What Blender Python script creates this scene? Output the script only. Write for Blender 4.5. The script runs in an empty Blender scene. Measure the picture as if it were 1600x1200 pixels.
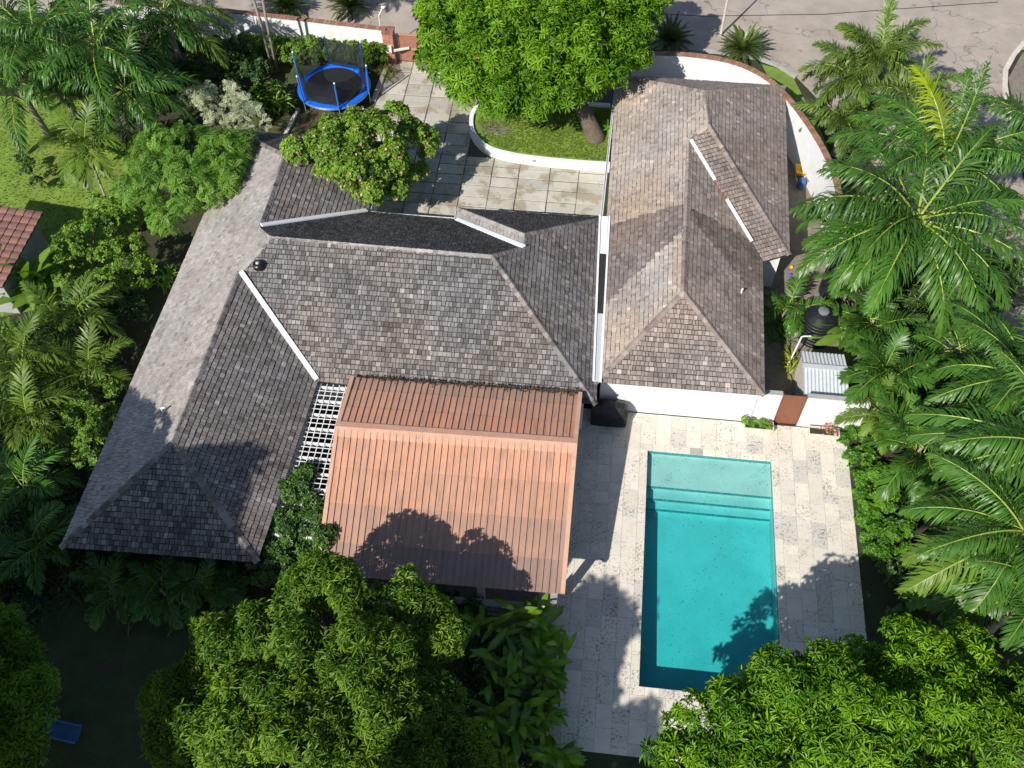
import bpy, math, random
import numpy as np
from mathutils import Vector, Matrix, noise

# ------------------------------------------------------------------ camera, sky, sun, exposure
SC = bpy.context.scene
COL = SC.collection
F_PX, PITCH, YAW, ROLL = 1522.97, 0.9545, 0.1245, -0.0162
CAM = np.array([-3.2332, -23.8224, 38.2059])
_fh = np.array([-math.sin(YAW), math.cos(YAW), 0.0])
_rt = np.array([math.cos(YAW), math.sin(YAW), 0.0])
_fw = math.cos(PITCH) * _fh + np.array([0, 0, -math.sin(PITCH)])
_up = np.cross(_rt, _fw)
_c, _s = math.cos(ROLL), math.sin(ROLL)
_R = _c * _rt + _s * _up
_U = -_s * _rt + _c * _up
cam_data = bpy.data.cameras.new('camera')
cam_data.sensor_width = 36.0
cam_data.lens = F_PX / 1600 * 36.0
cam_data.clip_end = 2000
cam = bpy.data.objects.new('camera', cam_data)
COL.objects.link(cam)
cam.matrix_world = Matrix(((_R[0], _U[0], -_fw[0], CAM[0]), (_R[1], _U[1], -_fw[1], CAM[1]), (_R[2], _U[2], -_fw[2], CAM[2]), (0, 0, 0, 1)))
SC.camera = cam

SUN = Vector((-0.62, -1.05, 1.0)).normalized()          # towards the sun
world = bpy.data.worlds.new('World')
SC.world = world
world.use_nodes = True
_wn = world.node_tree
_sky = _wn.nodes.new('ShaderNodeTexSky')
_sky.sky_type = 'NISHITA'
_sky.sun_disc = False
_sky.sun_elevation = math.asin(SUN.z)
_sky.sun_rotation = math.atan2(SUN.x, SUN.y)
_sky.air_density = 1.0
_sky.dust_density = 0.6
_wn.links.new(_sky.outputs[0], _wn.nodes['Background'].inputs[0])
_wn.nodes['Background'].inputs[1].default_value = 0.094
sun_data = bpy.data.lights.new('sun', 'SUN')
sun_data.energy = 5.0
sun_data.angle = math.radians(0.55)
sun_data.color = (1.0, 0.95, 0.87)
sun = bpy.data.objects.new('sun', sun_data)
COL.objects.link(sun)
sun.rotation_euler = SUN.to_track_quat('Z', 'Y').to_euler()
sun.location = (-20, -30, 40)
SC.view_settings.view_transform = 'Standard'
SC.view_settings.look = 'None'
SC.view_settings.exposure = 0.3
SC.view_settings.gamma = 1.0
SC.render.engine = 'CYCLES'
SC.cycles.use_denoising = True
SC.cycles.max_bounces = 6
SC.cycles.diffuse_bounces = 3
SC.cycles.transparent_max_bounces = 12

rnd = random.Random(7)
rng = np.random.default_rng(7)


def at(x, y, z=0.0):
    """Where the sight line through a photo point meets the level z."""
    u, v = x - 800, y - 600
    a = _c * u + _s * v
    b = -_s * u + _c * v
    d = _fw + _rt * a / F_PX - _up * b / F_PX
    k = (z - CAM[2]) / d[2]
    return Vector(CAM + k * d)


# ------------------------------------------------------------------ materials
def _new(name):
    m = bpy.data.materials.new(name)
    m.use_nodes = True
    nt = m.node_tree
    return m, nt, nt.nodes, nt.links, nt.nodes['Principled BSDF']


def _pos(N, L, stretch=None):
    g = N.new('ShaderNodeNewGeometry')
    if stretch is None:
        return g.outputs['Position']
    mp = N.new('ShaderNodeMapping')
    mp.inputs['Scale'].default_value = stretch
    L.new(g.outputs['Position'], mp.inputs['Vector'])
    return mp.outputs[0]


def _noise(N, L, scale, detail=4, rough=0.6, stretch=None):
    t = N.new('ShaderNodeTexNoise')
    t.inputs['Scale'].default_value = scale
    t.inputs['Detail'].default_value = detail
    t.inputs['Roughness'].default_value = rough
    L.new(_pos(N, L, stretch), t.inputs['Vector'])
    return t.outputs['Fac']


def _ramp(N, L, src, a, b, va=0.0, vb=1.0):
    r = N.new('ShaderNodeMapRange')
    r.inputs['From Min'].default_value = a
    r.inputs['From Max'].default_value = b
    r.inputs['To Min'].default_value = va
    r.inputs['To Max'].default_value = vb
    L.new(src, r.inputs['Value'])
    return r.outputs['Result']


def _mix(N, L, fac, a, b, mode='MIX'):
    m = N.new('ShaderNodeMix')
    m.data_type = 'RGBA'
    m.blend_type = mode
    for k, v in ((0, fac), (6, a), (7, b)):
        if isinstance(v, (int, float)):
            m.inputs[k].default_value = v
        elif isinstance(v, tuple):
            m.inputs[k].default_value = (*v, 1)
        else:
            L.new(v, m.inputs[k])
    return m.outputs[2]


def mat(name, col, rough=0.7, var=(3.0, 0.12), fine=None, bump=None, attr=False, metallic=0.0, stains=(), spec=0.5):
    """col: base colour (or the 'tint' attribute); var/fine: (scale, amount) of brightness change; stains: (scale, lo, hi, colour, amount, stretch)."""
    m, nt, N, L, P = _new(name)
    if attr:
        a = N.new('ShaderNodeAttribute')
        a.attribute_name = 'tint'
        base = a.outputs['Color']
    else:
        base = col
    for v in (var, fine):
        if v:
            f = _noise(N, L, v[0])
            g = _ramp(N, L, f, 0.3, 0.7, 1 - v[1], 1 + v[1])
            c = N.new('ShaderNodeCombineColor')
            for k in range(3):
                L.new(g, c.inputs[k])
            base = _mix(N, L, 1.0, base, c.outputs[0], 'MULTIPLY')
    for sc, lo, hi, sc_col, amt, st in stains:
        f = _noise(N, L, sc, 6, 0.65, st)
        fac = _ramp(N, L, f, lo, hi, 0.0, amt)
        base = _mix(N, L, fac, base, sc_col)
    if isinstance(base, tuple):
        P.inputs['Base Color'].default_value = (*base, 1)
    else:
        L.new(base, P.inputs['Base Color'])
    P.inputs['Roughness'].default_value = rough
    P.inputs['Metallic'].default_value = metallic
    P.inputs['Specular IOR Level'].default_value = spec
    if bump:
        b = N.new('ShaderNodeBump')
        b.inputs['Strength'].default_value = bump[1]
        b.inputs['Distance'].default_value = bump[2]
        L.new(_noise(N, L, bump[0], 5), b.inputs['Height'])
        L.new(b.outputs[0], P.inputs['Normal'])
    return m


def leaf_mat(name, dark, light, trans=0.3, rough=0.42, spec=0.5):
    """Leaf: colour runs from dark to light with the 'tint' of each leaf, a little with the plant; some light passes through."""
    m, nt, N, L, P = _new(name)
    a = N.new('ShaderNodeAttribute')
    a.attribute_name = 'tint'
    col = _mix(N, L, a.outputs['Fac'], dark, light)
    oi = N.new('ShaderNodeObjectInfo')
    g = _ramp(N, L, oi.outputs['Random'], 0, 1, 0.8, 1.2)
    c = N.new('ShaderNodeCombineColor')
    for k in range(3):
        L.new(g, c.inputs[k])
    col = _mix(N, L, 1.0, col, c.outputs[0], 'MULTIPLY')
    L.new(col, P.inputs['Base Color'])
    P.inputs['Roughness'].default_value = rough
    P.inputs['Specular IOR Level'].default_value = spec
    t = N.new('ShaderNodeBsdfTranslucent')
    tc = _mix(N, L, 1.0, col, (1.25, 1.3, 0.55), 'MULTIPLY')
    L.new(tc, t.inputs['Color'])
    mx = N.new('ShaderNodeMixShader')
    mx.inputs[0].default_value = trans
    L.new(P.outputs[0], mx.inputs[1])
    L.new(t.outputs[0], mx.inputs[2])
    L.new(mx.outputs[0], N['Material Output'].inputs['Surface'])
    return m


M = {}
M['shingle'] = mat('weathered_shingle', (.2, .18, .17), .85, (22, .14), (70, .16), (90, .35, .006), attr=True, spec=.25,
                   stains=((.9, .56, .74, (.075, .068, .062), .5, None), (2.6, .62, .74, (.13, .085, .055), .45, None)))
M['underlay'] = mat('roof_underlay', (.035, .032, .03), .95)
M['white_metal'] = mat('white_painted_metal', (.74, .75, .76), .45, (5, .08), None, None, stains=((2.2, .56, .75, (.38, .36, .33), .5, None),))
M['plaster'] = mat('white_plaster', (.7, .705, .71), .9, (1.5, .06), (30, .03), (60, .15, .004), stains=((1.1, .55, .78, (.48, .47, .43), .45, (1, 1, .3)), (5, .6, .76, (.36, .34, .3), .4, (1, 1, .4))))
M['grey_plaster'] = mat('grey_concrete_render', (.34, .34, .33), .9, (2, .12), (25, .08), (40, .2, .005))
M['terracotta_metal'] = mat('terracotta_painted_sheet', (.5, .215, .12), .55, (1.2, .1), (18, .06), None, attr=True,
                            stains=((1.1, .46, .68, (.33, .23, .19), .6, (2.2, .22, .22)), (5, .53, .7, (.17, .13, .11), .65, (2.4, .16, .16)), (30, .6, .7, (.12, .1, .09), .4, None)), spec=.3)
M['terracotta_trim'] = mat('terracotta_trim', (.58, .34, .23), .5, (2, .1), None, None, stains=((3, .55, .75, (.3, .2, .17), .4, None),))
M['concrete'] = mat('driveway_concrete', (.5, .48, .43), .9, (1.4, .14), (22, .08), (50, .25, .005), attr=True,
                    stains=((.7, .5, .58, (.22, .165, .095), .65, None), (5, .6, .75, (.16, .15, .13), .4, None)))
M['joint'] = mat('dark_joint_earth', (.09, .08, .065), .95, (6, .3))
M['brick'] = mat('red_brick', (.36, .16, .1), .85, (12, .2), (60, .15), (60, .3, .006), attr=True)
M['gate_wood'] = mat('brown_gate_timber', (.21, .075, .042), .5, (6, .12), None, (40, .2, .003))
M['gate_wood2'] = mat('pale_brown_gate_timber', (.33, .15, .1), .6, (6, .15), None, (40, .2, .003))
M['gate_frame'] = mat('pale_gate_frame', (.46, .26, .19), .6, (6, .15))  # paler brown than the planks so the frame shows
M['pool'] = mat('pool_plaster', (.45, .51, .475), .8, (.7, .1), (9, .05))
M['pool_tile'] = mat('teal_mosaic_tile', (.05, .24, .24), .3, (14, .5), (40, .4))
M['blue_pad'] = mat('blue_vinyl', (.012, .13, .62), .4, (5, .1))
M['blue_pole'] = mat('blue_foam_pole', (.03, .16, .55), .5, (5, .1))
M['steel'] = mat('galvanised_steel', (.5, .52, .54), .4, (6, .1), None, None, metallic=.7)
M['mat_black'] = mat('black_trampoline_mat', (.012, .013, .016), .7, (2, .2))
M['black_cover'] = mat('black_vinyl_cover', (.008, .008, .01), .45, (5, .2), None, (6, .6, .03))
M['tank'] = mat('black_polyethylene', (.012, .013, .016), .38, (4, .25), None, None)
M['tank_lid'] = mat('dusty_black_plastic', (.16, .17, .18), .4, (4, .25))
M['zinc'] = mat('zinc_sheet', (.6, .63, .65), .5, (4, .08), None, None, metallic=.25, stains=((4, .56, .75, (.3, .27, .24), .45, None),))
M['grass'] = mat('lawn', (.15, .24, .03), .95, (1.1, .25), (26, .35), (60, .6, .03), stains=((.5, .52, .7, (.22, .22, .055), .6, None), (2.4, .62, .75, (.14, .11, .05), .5, None)))
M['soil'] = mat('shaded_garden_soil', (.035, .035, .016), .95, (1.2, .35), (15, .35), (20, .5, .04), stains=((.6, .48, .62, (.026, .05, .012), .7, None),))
M['gravel'] = mat('gravel_yard', (.2, .175, .14), .95, (3, .2), (40, .35), (50, .7, .02))
M['planter'] = mat('weathered_planter', (.62, .58, .5), .85, (6, .15), (30, .1), None, stains=((7, .52, .68, (.3, .24, .12), .6, None),))
M['bark'] = mat('rough_bark', (.13, .1, .075), .95, (6, .3), (25, .3), (16, .8, .04))
M['palm_trunk'] = mat('grey_palm_trunk', (.27, .24, .2), .9, (4, .2), (20, .15), (18, .4, .02))
M['thatch'] = mat('dry_palm_thatch', (.4, .27, .15), .9, (9, .3), (30, .3))
M['crownshaft'] = mat('green_crownshaft', (.2, .3, .07), .45, (3, .15))
M['rachis'] = mat('frond_stalk', (.28, .36, .06), .5, (4, .15))
M['yellow'] = mat('yellow_plastic', (.72, .42, .03), .4, (5, .1))
M['blue_plastic'] = mat('blue_plastic', (.04, .13, .3), .4, (5, .2))
M['red_plastic'] = mat('red_plastic', (.6, .06, .03), .4, (5, .1))
M['toy_blue'] = mat('bright_blue_plastic', (.03, .1, .6), .4, (5, .1))
M['slide_blue'] = mat('faded_blue_slide', (.04, .12, .26), .5, (4, .15))
M['white_plastic'] = mat('white_plastic', (.75, .75, .73), .4, (5, .05))
M['rust'] = mat('rusty_iron', (.22, .09, .045), .8, (10, .3))
M['dark'] = mat('dark_interior', (.02, .02, .02), .9, None)
M['red_tile'] = mat('brown_red_roof_tile', (.2, .1, .08), .7, (8, .18), (40, .12), attr=True)
M['floor_dark'] = mat('terrace_floor', (.16, .14, .12), .7, (3, .2))
M['glass_dark'] = mat('window_glass', (.03, .04, .05), .1, None)
M['flower'] = mat('pink_blossom', (.75, .3, .3), .7, (20, .2), None, None, attr=True)
M['debris'] = mat('dead_leaf', (.06, .045, .025), .9, (20, .3))

M['mango_a'] = leaf_mat('mango_leaf_bright', (.07, .19, .006), (.24, .44, .022), .38, .42, .3)
M['mango_b'] = leaf_mat('mango_leaf_olive', (.075, .18, .012), (.25, .41, .034), .38, .42, .3)
M['mango_c'] = leaf_mat('mango_leaf_fresh', (.07, .2, .006), (.26, .46, .02), .38, .42, .3)
M['palm'] = leaf_mat('royal_palm_leaflet', (.018, .075, .012), (.105, .24, .028), .28, .4, .45)
M['palm_yellow'] = leaf_mat('yellow_palm_leaflet', (.22, .32, .01), (.42, .5, .02), .38, .35)
M['areca'] = leaf_mat('areca_leaflet', (.045, .105, .014), (.18, .28, .035), .32, .42, .4)
M['foxtail'] = leaf_mat('foxtail_leaflet', (.06, .125, .02), (.18, .27, .05), .3, .45)
M['bush'] = leaf_mat('bush_leaf', (.06, .16, .008), (.24, .4, .035), .32, .45)
M['bush_dark'] = leaf_mat('dark_bush_leaf', (.02, .062, .01), (.07, .15, .02), .24, .42)
M['feather'] = leaf_mat('feathery_leaf', (.05, .13, .014), (.18, .32, .045), .32, .5, .3)
M['pale'] = leaf_mat('pale_silver_leaf', (.25, .3, .17), (.52, .55, .37), .3, .55)
M['ginger'] = leaf_mat('ginger_leaf', (.03, .1, .008), (.18, .34, .024), .34, .34)
M['banana'] = leaf_mat('banana_leaf', (.07, .16, .018), (.2, .34, .05), .35, .35)
M['cycad'] = leaf_mat('cycad_leaflet', (.03, .07, .012), (.13, .18, .035), .22, .38)
M['grassblade'] = leaf_mat('grass_blade', (.14, .24, .02), (.34, .44, .06), .35, .6)
M['yellowgrass'] = leaf_mat('yellow_green_blade', (.12, .17, .02), (.34, .36, .05), .3, .45)
M['cover'] = leaf_mat('ground_cover_leaf', (.05, .16, .006), (.15, .36, .018), .32, .42)


def travertine():
    m, nt, N, L, P = _new('travertine')
    a = N.new('ShaderNodeAttribute')
    a.attribute_name = 'tint'
    base = a.outputs['Color']
    f = _noise(N, L, 2.2, 6, .65)
    base = _mix(N, L, _ramp(N, L, f, .42, .75, 0, .35), base, (.5, .44, .36))
    pits = _noise(N, L, 10, 4, .75)
    where = _noise(N, L, 1.1, 3, .6)
    thr = _ramp(N, L, where, .35, .65, .61, .5)
    sub = N.new('ShaderNodeMath')
    sub.operation = 'SUBTRACT'
    L.new(pits, sub.inputs[0])
    L.new(thr, sub.inputs[1])
    fac = _ramp(N, L, sub.outputs[0], 0.0, .05, 0, .8)
    al = N.new('ShaderNodeAttribute')
    al.attribute_name = 'pit'
    mul = N.new('ShaderNodeMath')
    mul.operation = 'MULTIPLY'
    L.new(fac, mul.inputs[0])
    L.new(al.outputs['Fac'], mul.inputs[1])
    base = _mix(N, L, mul.outputs[0], base, (.15, .135, .115))
    L.new(base, P.inputs['Base Color'])
    P.inputs['Roughness'].default_value = .75
    b = N.new('ShaderNodeBump')
    b.inputs['Strength'].default_value = .4
    b.inputs['Distance'].default_value = .006
    b.invert = True
    L.new(mul.outputs[0], b.inputs['Height'])
    L.new(b.outputs[0], P.inputs['Normal'])
    return m


M['travertine'] = travertine()


def street_mat():
    m, nt, N, L, P = _new('worn_street_concrete')
    f = _noise(N, L, .5, 6, .6)
    base = _mix(N, L, _ramp(N, L, f, .35, .65), (.31, .262, .218), (.42, .358, .305))
    f2 = _noise(N, L, 14, 4, .7)
    base = _mix(N, L, _ramp(N, L, f2, .4, .7, 0, .25), base, (.2, .18, .16))
    f3 = _noise(N, L, .9, 5, .55)
    patch = _ramp(N, L, f3, .66, .69, 0, .6)
    base = _mix(N, L, patch, base, (.13, .115, .1))
    w = N.new('ShaderNodeTexVoronoi')
    w.feature = 'DISTANCE_TO_EDGE'
    w.inputs['Scale'].default_value = .11
    wp = N.new('ShaderNodeVectorMath')
    wp.operation = 'ADD'
    nt2 = N.new('ShaderNodeTexNoise')
    nt2.inputs['Scale'].default_value = .8
    nt2.inputs['Detail'].default_value = 6
    g = _pos(N, L)
    L.new(g, nt2.inputs['Vector'])
    sc = N.new('ShaderNodeVectorMath')
    sc.operation = 'SCALE'
    sc.inputs['Scale'].default_value = 2.6
    L.new(nt2.outputs['Color'], sc.inputs[0])
    L.new(g, wp.inputs[0])
    L.new(sc.outputs[0], wp.inputs[1])
    L.new(wp.outputs[0], w.inputs['Vector'])
    crack = _ramp(N, L, w.outputs['Distance'], .001, .006, .55, 0)
    base = _mix(N, L, crack, base, (.06, .055, .05))
    L.new(base, P.inputs['Base Color'])
    P.inputs['Roughness'].default_value = .9
    return m


M['street'] = street_mat()


def water_mat():
    m, nt, N, L, P = _new('pool_water')
    N.remove(P)
    tr = N.new('ShaderNodeBsdfTransparent')
    tr.inputs['Color'].default_value = (.97, 1, 1, 1)
    gl = N.new('ShaderNodeBsdfGlossy')
    gl.inputs['Roughness'].default_value = .02
    lw = N.new('ShaderNodeLayerWeight')
    pw = N.new('ShaderNodeMath')
    pw.operation = 'POWER'
    pw.inputs[1].default_value = 5.0
    L.new(lw.outputs['Facing'], pw.inputs[0])
    fr = N.new('ShaderNodeMath')
    fr.operation = 'MULTIPLY_ADD'
    fr.inputs[1].default_value = .9
    fr.inputs[2].default_value = .02
    L.new(pw.outputs[0], fr.inputs[0])
    b = N.new('ShaderNodeBump')
    b.inputs['Strength'].default_value = .25
    b.inputs['Distance'].default_value = .02
    L.new(_noise(N, L, 4.5, 3), b.inputs['Height'])
    L.new(b.outputs[0], gl.inputs['Normal'])
    mx = N.new('ShaderNodeMixShader')
    L.new(fr.outputs[0], mx.inputs[0])
    L.new(tr.outputs[0], mx.inputs[1])
    L.new(gl.outputs[0], mx.inputs[2])
    L.new(mx.outputs[0], N['Material Output'].inputs['Surface'])
    va = N.new('ShaderNodeVolumeAbsorption')
    va.inputs['Color'].default_value = (.3, .915, .94, 1)
    va.inputs['Density'].default_value = 1.3
    L.new(va.outputs[0], N['Material Output'].inputs['Volume'])
    return m


M['water'] = water_mat()


def net_mat():
    m, nt, N, L, P = _new('safety_net')
    P.inputs['Base Color'].default_value = (.012, .014, .02, 1)
    P.inputs['Roughness'].default_value = .8
    tr = N.new('ShaderNodeBsdfTransparent')
    mx = N.new('ShaderNodeMixShader')
    mx.inputs[0].default_value = .6
    L.new(tr.outputs[0], mx.inputs[1])
    L.new(P.outputs[0], mx.inputs[2])
    L.new(mx.outputs[0], N['Material Output'].inputs['Surface'])
    return m


M['net'] = net_mat()

# ------------------------------------------------------------------ building helpers
ROOT = {}


def tag(o, label=None, cat=None, group=None, kind=None):
    if label:
        o['label'] = label
    if cat:
        o['category'] = cat
    if group:
        o['group'] = group
    if kind:
        o['kind'] = kind
    return o


def thing(name, label, cat, loc, group=None, rz=0.0):
    o = bpy.data.objects.new(name, None)
    o.empty_display_size = .3
    COL.objects.link(o)
    o.location = loc
    o.rotation_euler.z = rz
    ROOT[o.name] = Vector(loc)
    return tag(o, label, cat, group)


def root_loc(o):
    while o.parent is not None:
        o = o.parent
    return ROOT.get(o.name, Vector((0, 0, 0)))


class MB:
    """Collects faces; build() links them as ONE mesh object."""

    def __init__(self):
        self.v, self.f, self.c = [], [], []

    def add(self, verts, faces, col=(1, 1, 1)):
        n = len(self.v)
        self.v += [tuple(p) for p in verts]
        self.f += [tuple(i + n for i in f) for f in faces]
        self.c += [col] * len(verts)
        return self

    def box(self, lo, hi, col=(1, 1, 1), M4=None):
        x0, y0, z0 = lo
        x1, y1, z1 = hi
        vs = [Vector(p) for p in ((x0, y0, z0), (x1, y0, z0), (x1, y1, z0), (x0, y1, z0), (x0, y0, z1), (x1, y0, z1), (x1, y1, z1), (x0, y1, z1))]
        if M4 is not None:
            vs = [M4 @ p for p in vs]
        return self.add(vs, ((0, 3, 2, 1), (4, 5, 6, 7), (0, 1, 5, 4), (1, 2, 6, 5), (2, 3, 7, 6), (3, 0, 4, 7)), col)

    def beam(self, a, b, w, h, col=(1, 1, 1), up=Vector((0, 0, 1))):
        """A bar from a to b, w wide and h deep, its top face through the line."""
        a, b = Vector(a), Vector(b)
        t = (b - a).normalized()
        s = t.cross(up)
        s = s.normalized() if s.length > 1e-5 else Vector((1, 0, 0))
        u = s.cross(t)
        vs = []
        for p in (a, b):
            vs += [p - s * w / 2 - u * h, p + s * w / 2 - u * h, p + s * w / 2, p - s * w / 2]
        return self.add(vs, ((0, 1, 2, 3), (7, 6, 5, 4), (0, 4, 5, 1), (1, 5, 6, 2), (2, 6, 7, 3), (3, 7, 4, 0)), col)

    def tube(self, path, rad, n=8, col=(1, 1, 1), cap=True):
        path = [Vector(p) for p in path]
        if isinstance(rad, (int, float)):
            rad = [rad] * len(path)
        rings = []
        for i, p in enumerate(path):
            t = (path[min(i + 1, len(path) - 1)] - path[max(i - 1, 0)]).normalized()
            ref = Vector((1, 0, 0)) if abs(t.x) < .8 else Vector((0, 1, 0))
            s = t.cross(ref).normalized()
            u = s.cross(t)
            rings.append([p + (s * math.cos(2 * math.pi * k / n) + u * math.sin(2 * math.pi * k / n)) * rad[i] for k in range(n)])
        vs = [q for r in rings for q in r]
        fs = []
        for i in range(len(path) - 1):
            for k in range(n):
                k2 = (k + 1) % n
                fs.append((i * n + k, i * n + k2, (i + 1) * n + k2, (i + 1) * n + k))
        if cap:
            fs.append(tuple(range(n - 1, -1, -1)))
            fs.append(tuple((len(path) - 1) * n + k for k in range(n)))
        return self.add(vs, fs, col)

    def lathe(self, c, prof, n=20, col=(1, 1, 1)):
        c = Vector(c)
        vs, fs = [], []
        for r, z in prof:
            vs += [c + Vector((r * math.cos(2 * math.pi * k / n), r * math.sin(2 * math.pi * k / n), z)) for k in range(n)]
        for i in range(len(prof) - 1):
            for k in range(n):
                k2 = (k + 1) % n
                fs.append((i * n + k, i * n + k2, (i + 1) * n + k2, (i + 1) * n + k))
        fs.append(tuple((len(prof) - 1) * n + k for k in range(n)))
        return self.add(vs, fs, col)

    def prism(self, poly, z0, z1, col=(1, 1, 1)):
        n = len(poly)
        vs = [(p[0], p[1], z0) for p in poly] + [(p[0], p[1], z1) for p in poly]
        fs = [tuple(range(n - 1, -1, -1)), tuple(range(n, 2 * n))] + [(i, (i + 1) % n, n + (i + 1) % n, n + i) for i in range(n)]
        return self.add(vs, fs, col)

    def build(self, name, m, parent=None, origin=None, smooth=False, pit=None):
        o0 = root_loc(parent) if parent is not None else Vector(origin if origin is not None else (0, 0, 0))
        me = bpy.data.meshes.new(name)
        me.from_pydata([(p[0] - o0[0], p[1] - o0[1], p[2] - o0[2]) for p in self.v], [], self.f)
        a = me.attributes.new('tint', 'FLOAT_COLOR', 'POINT')
        a.data.foreach_set('color', np.array([(c[0], c[1], c[2], 1.0) for c in self.c], dtype=np.float32).ravel())
        if pit is not None:
            b = me.attributes.new('pit', 'FLOAT', 'POINT')
            b.data.foreach_set('value', np.full(len(self.v), pit, dtype=np.float32))
        if smooth:
            me.polygons.foreach_set('use_smooth', [True] * len(me.polygons))
        me.materials.append(M[m])
        o = bpy.data.objects.new(name, me)
        COL.objects.link(o)
        o.parent = parent
        if parent is None:
            o.location = o0
            ROOT[o.name] = Vector(o0)
        return o


def np_mesh(name, verts, faces, tint, m, smooth=False):
    """verts (n,3), faces (k,3 or 4), tint (n,) -> mesh datablock, fast."""
    me = bpy.data.meshes.new(name)
    k, s = faces.shape
    me.vertices.add(len(verts))
    me.vertices.foreach_set('co', np.ascontiguousarray(verts, dtype=np.float32).ravel())
    me.loops.add(k * s)
    me.loops.foreach_set('vertex_index', np.ascontiguousarray(faces, dtype=np.int32).ravel())
    me.polygons.add(k)
    me.polygons.foreach_set('loop_start', np.arange(0, k * s, s, dtype=np.int32))
    a = me.attributes.new('tint', 'FLOAT_COLOR', 'POINT')
    t = np.asarray(tint, dtype=np.float32)
    if t.ndim == 1:
        t = np.stack([t, t, t, np.ones_like(t)], 1)
    a.data.foreach_set('color', t.ravel())
    me.update(calc_edges=True)
    if smooth:
        me.polygons.foreach_set('use_smooth', [True] * k)
    me.materials.append(M[m])
    return me


def add_obj(name, me, parent=None, loc=(0, 0, 0)):
    o = bpy.data.objects.new(name, me)
    COL.objects.link(o)
    o.parent = parent
    o.location = loc
    if parent is None:
        ROOT[o.name] = Vector(loc)
    return o


def frames(nrm, spin):
    """Rotation matrices whose z axis is nrm, turned by spin about it. (m,3),(m,) -> (m,3,3)"""
    nrm = nrm / np.linalg.norm(nrm, axis=1, keepdims=True)
    ref = np.where(np.abs(nrm[:, 2:3]) < .95, np.array([[0, 0, 1.0]]), np.array([[1.0, 0, 0]]))
    x = np.cross(ref, nrm)
    x /= np.linalg.norm(x, axis=1, keepdims=True)
    y = np.cross(nrm, x)
    c, s = np.cos(spin)[:, None], np.sin(spin)[:, None]
    return np.stack([x * c + y * s, -x * s + y * c, nrm], axis=2)


def scatter(tv, tf, rot, loc, scale, tint, tvt=None):
    """Copies of a template at each place -> verts, faces, tint."""
    m, n = len(loc), len(tv)
    v = np.einsum('mij,nj->mni', rot, tv) * scale[:, None, None] + loc[:, None, :]
    f = tf[None] + (np.arange(m) * n)[:, None, None]
    t = np.repeat(tint[:, None], n, 1)
    if tvt is not None:
        t = np.clip(t + tvt[None], 0, 1)
    return v.reshape(-1, 3), f.reshape(-1, tf.shape[1]), t.ravel()


def join(parts):
    vs, fs, ts, n = [], [], [], 0
    for v, f, t in parts:
        vs.append(v)
        fs.append(f + n)
        ts.append(t)
        n += len(v)
    return np.concatenate(vs), np.concatenate(fs), np.concatenate(ts)


# ------------------------------------------------------------------ leaf templates
def whorl(n, length, width, rise, seed):
    """A rosette of lanceolate leaves folded along the midrib."""
    r = np.random.default_rng(seed)
    vs, fs, ts = [], [], []
    for i in range(n):
        a = 2 * math.pi * i / n + r.uniform(-.35, .35)
        e = rise + r.uniform(-.45, .45)
        ln = length * r.uniform(.75, 1.15)
        d = np.array([math.cos(a) * math.cos(e), math.sin(a) * math.cos(e), math.sin(e)])
        d2 = np.array([math.cos(a) * math.cos(e - .7), math.sin(a) * math.cos(e - .7), math.sin(e - .7)])
        sd = np.array([-math.sin(a), math.cos(a), 0])
        mid = d * ln * .55
        tip = mid + d2 * ln * .45
        k = len(vs)
        vs += [d * ln * .06, mid + sd * width / 2 + np.array([0, 0, .02]), tip, mid - sd * width / 2 + np.array([0, 0, .02])]
        fs += [(k, k + 1, k + 2), (k, k + 2, k + 3)]
        t = r.uniform(-.16, .16)
        ts += [t - .08, t, t + .06, t]
    return np.array(vs), np.array(fs), np.array(ts)


WHORLS = [whorl(n_, l_, .066, e_, s) for s, (n_, l_, e_) in enumerate(((10, .36, .22), (8, .4, .1), (11, .3, .35), (9, .35, .15), (7, .26, .5), (10, .42, .05)))]
TUFTS = [whorl(6, .16, .075, .5, s + 20) for s in range(4)]      # small-leaved bush sprig


def spray(n, length, seed):
    """A flat feathery twig: pairs of small leaflets along a bent axis."""
    r = np.random.default_rng(seed)
    vs, fs, ts = [], [], []
    for i in range(n):
        s = (i + .5) / n
        p = np.array([s * length, 0, .06 * math.sin(3 * s) - .14 * s * s]) * 1.0
        for sd in (-1, 1):
            ll = length * .3 * math.sin(math.pi * (.15 + .8 * s)) * r.uniform(.8, 1.2)
            d = np.array([.55, sd * .8, r.uniform(-.25, .2)])
            k = len(vs)
            w = .032
            vs += [p, p + d * ll * .5 + np.array([w, 0, 0]), p + d * ll, p + d * ll * .5 - np.array([w, 0, 0])]
            fs += [(k, k + 1, k + 2), (k, k + 2, k + 3)]
            ts += [r.uniform(-.15, .15)] * 4
    return np.array(vs), np.array(fs), np.array(ts)


SPRAYS = [spray(7, .5, s + 40) for s in range(4)]


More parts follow.
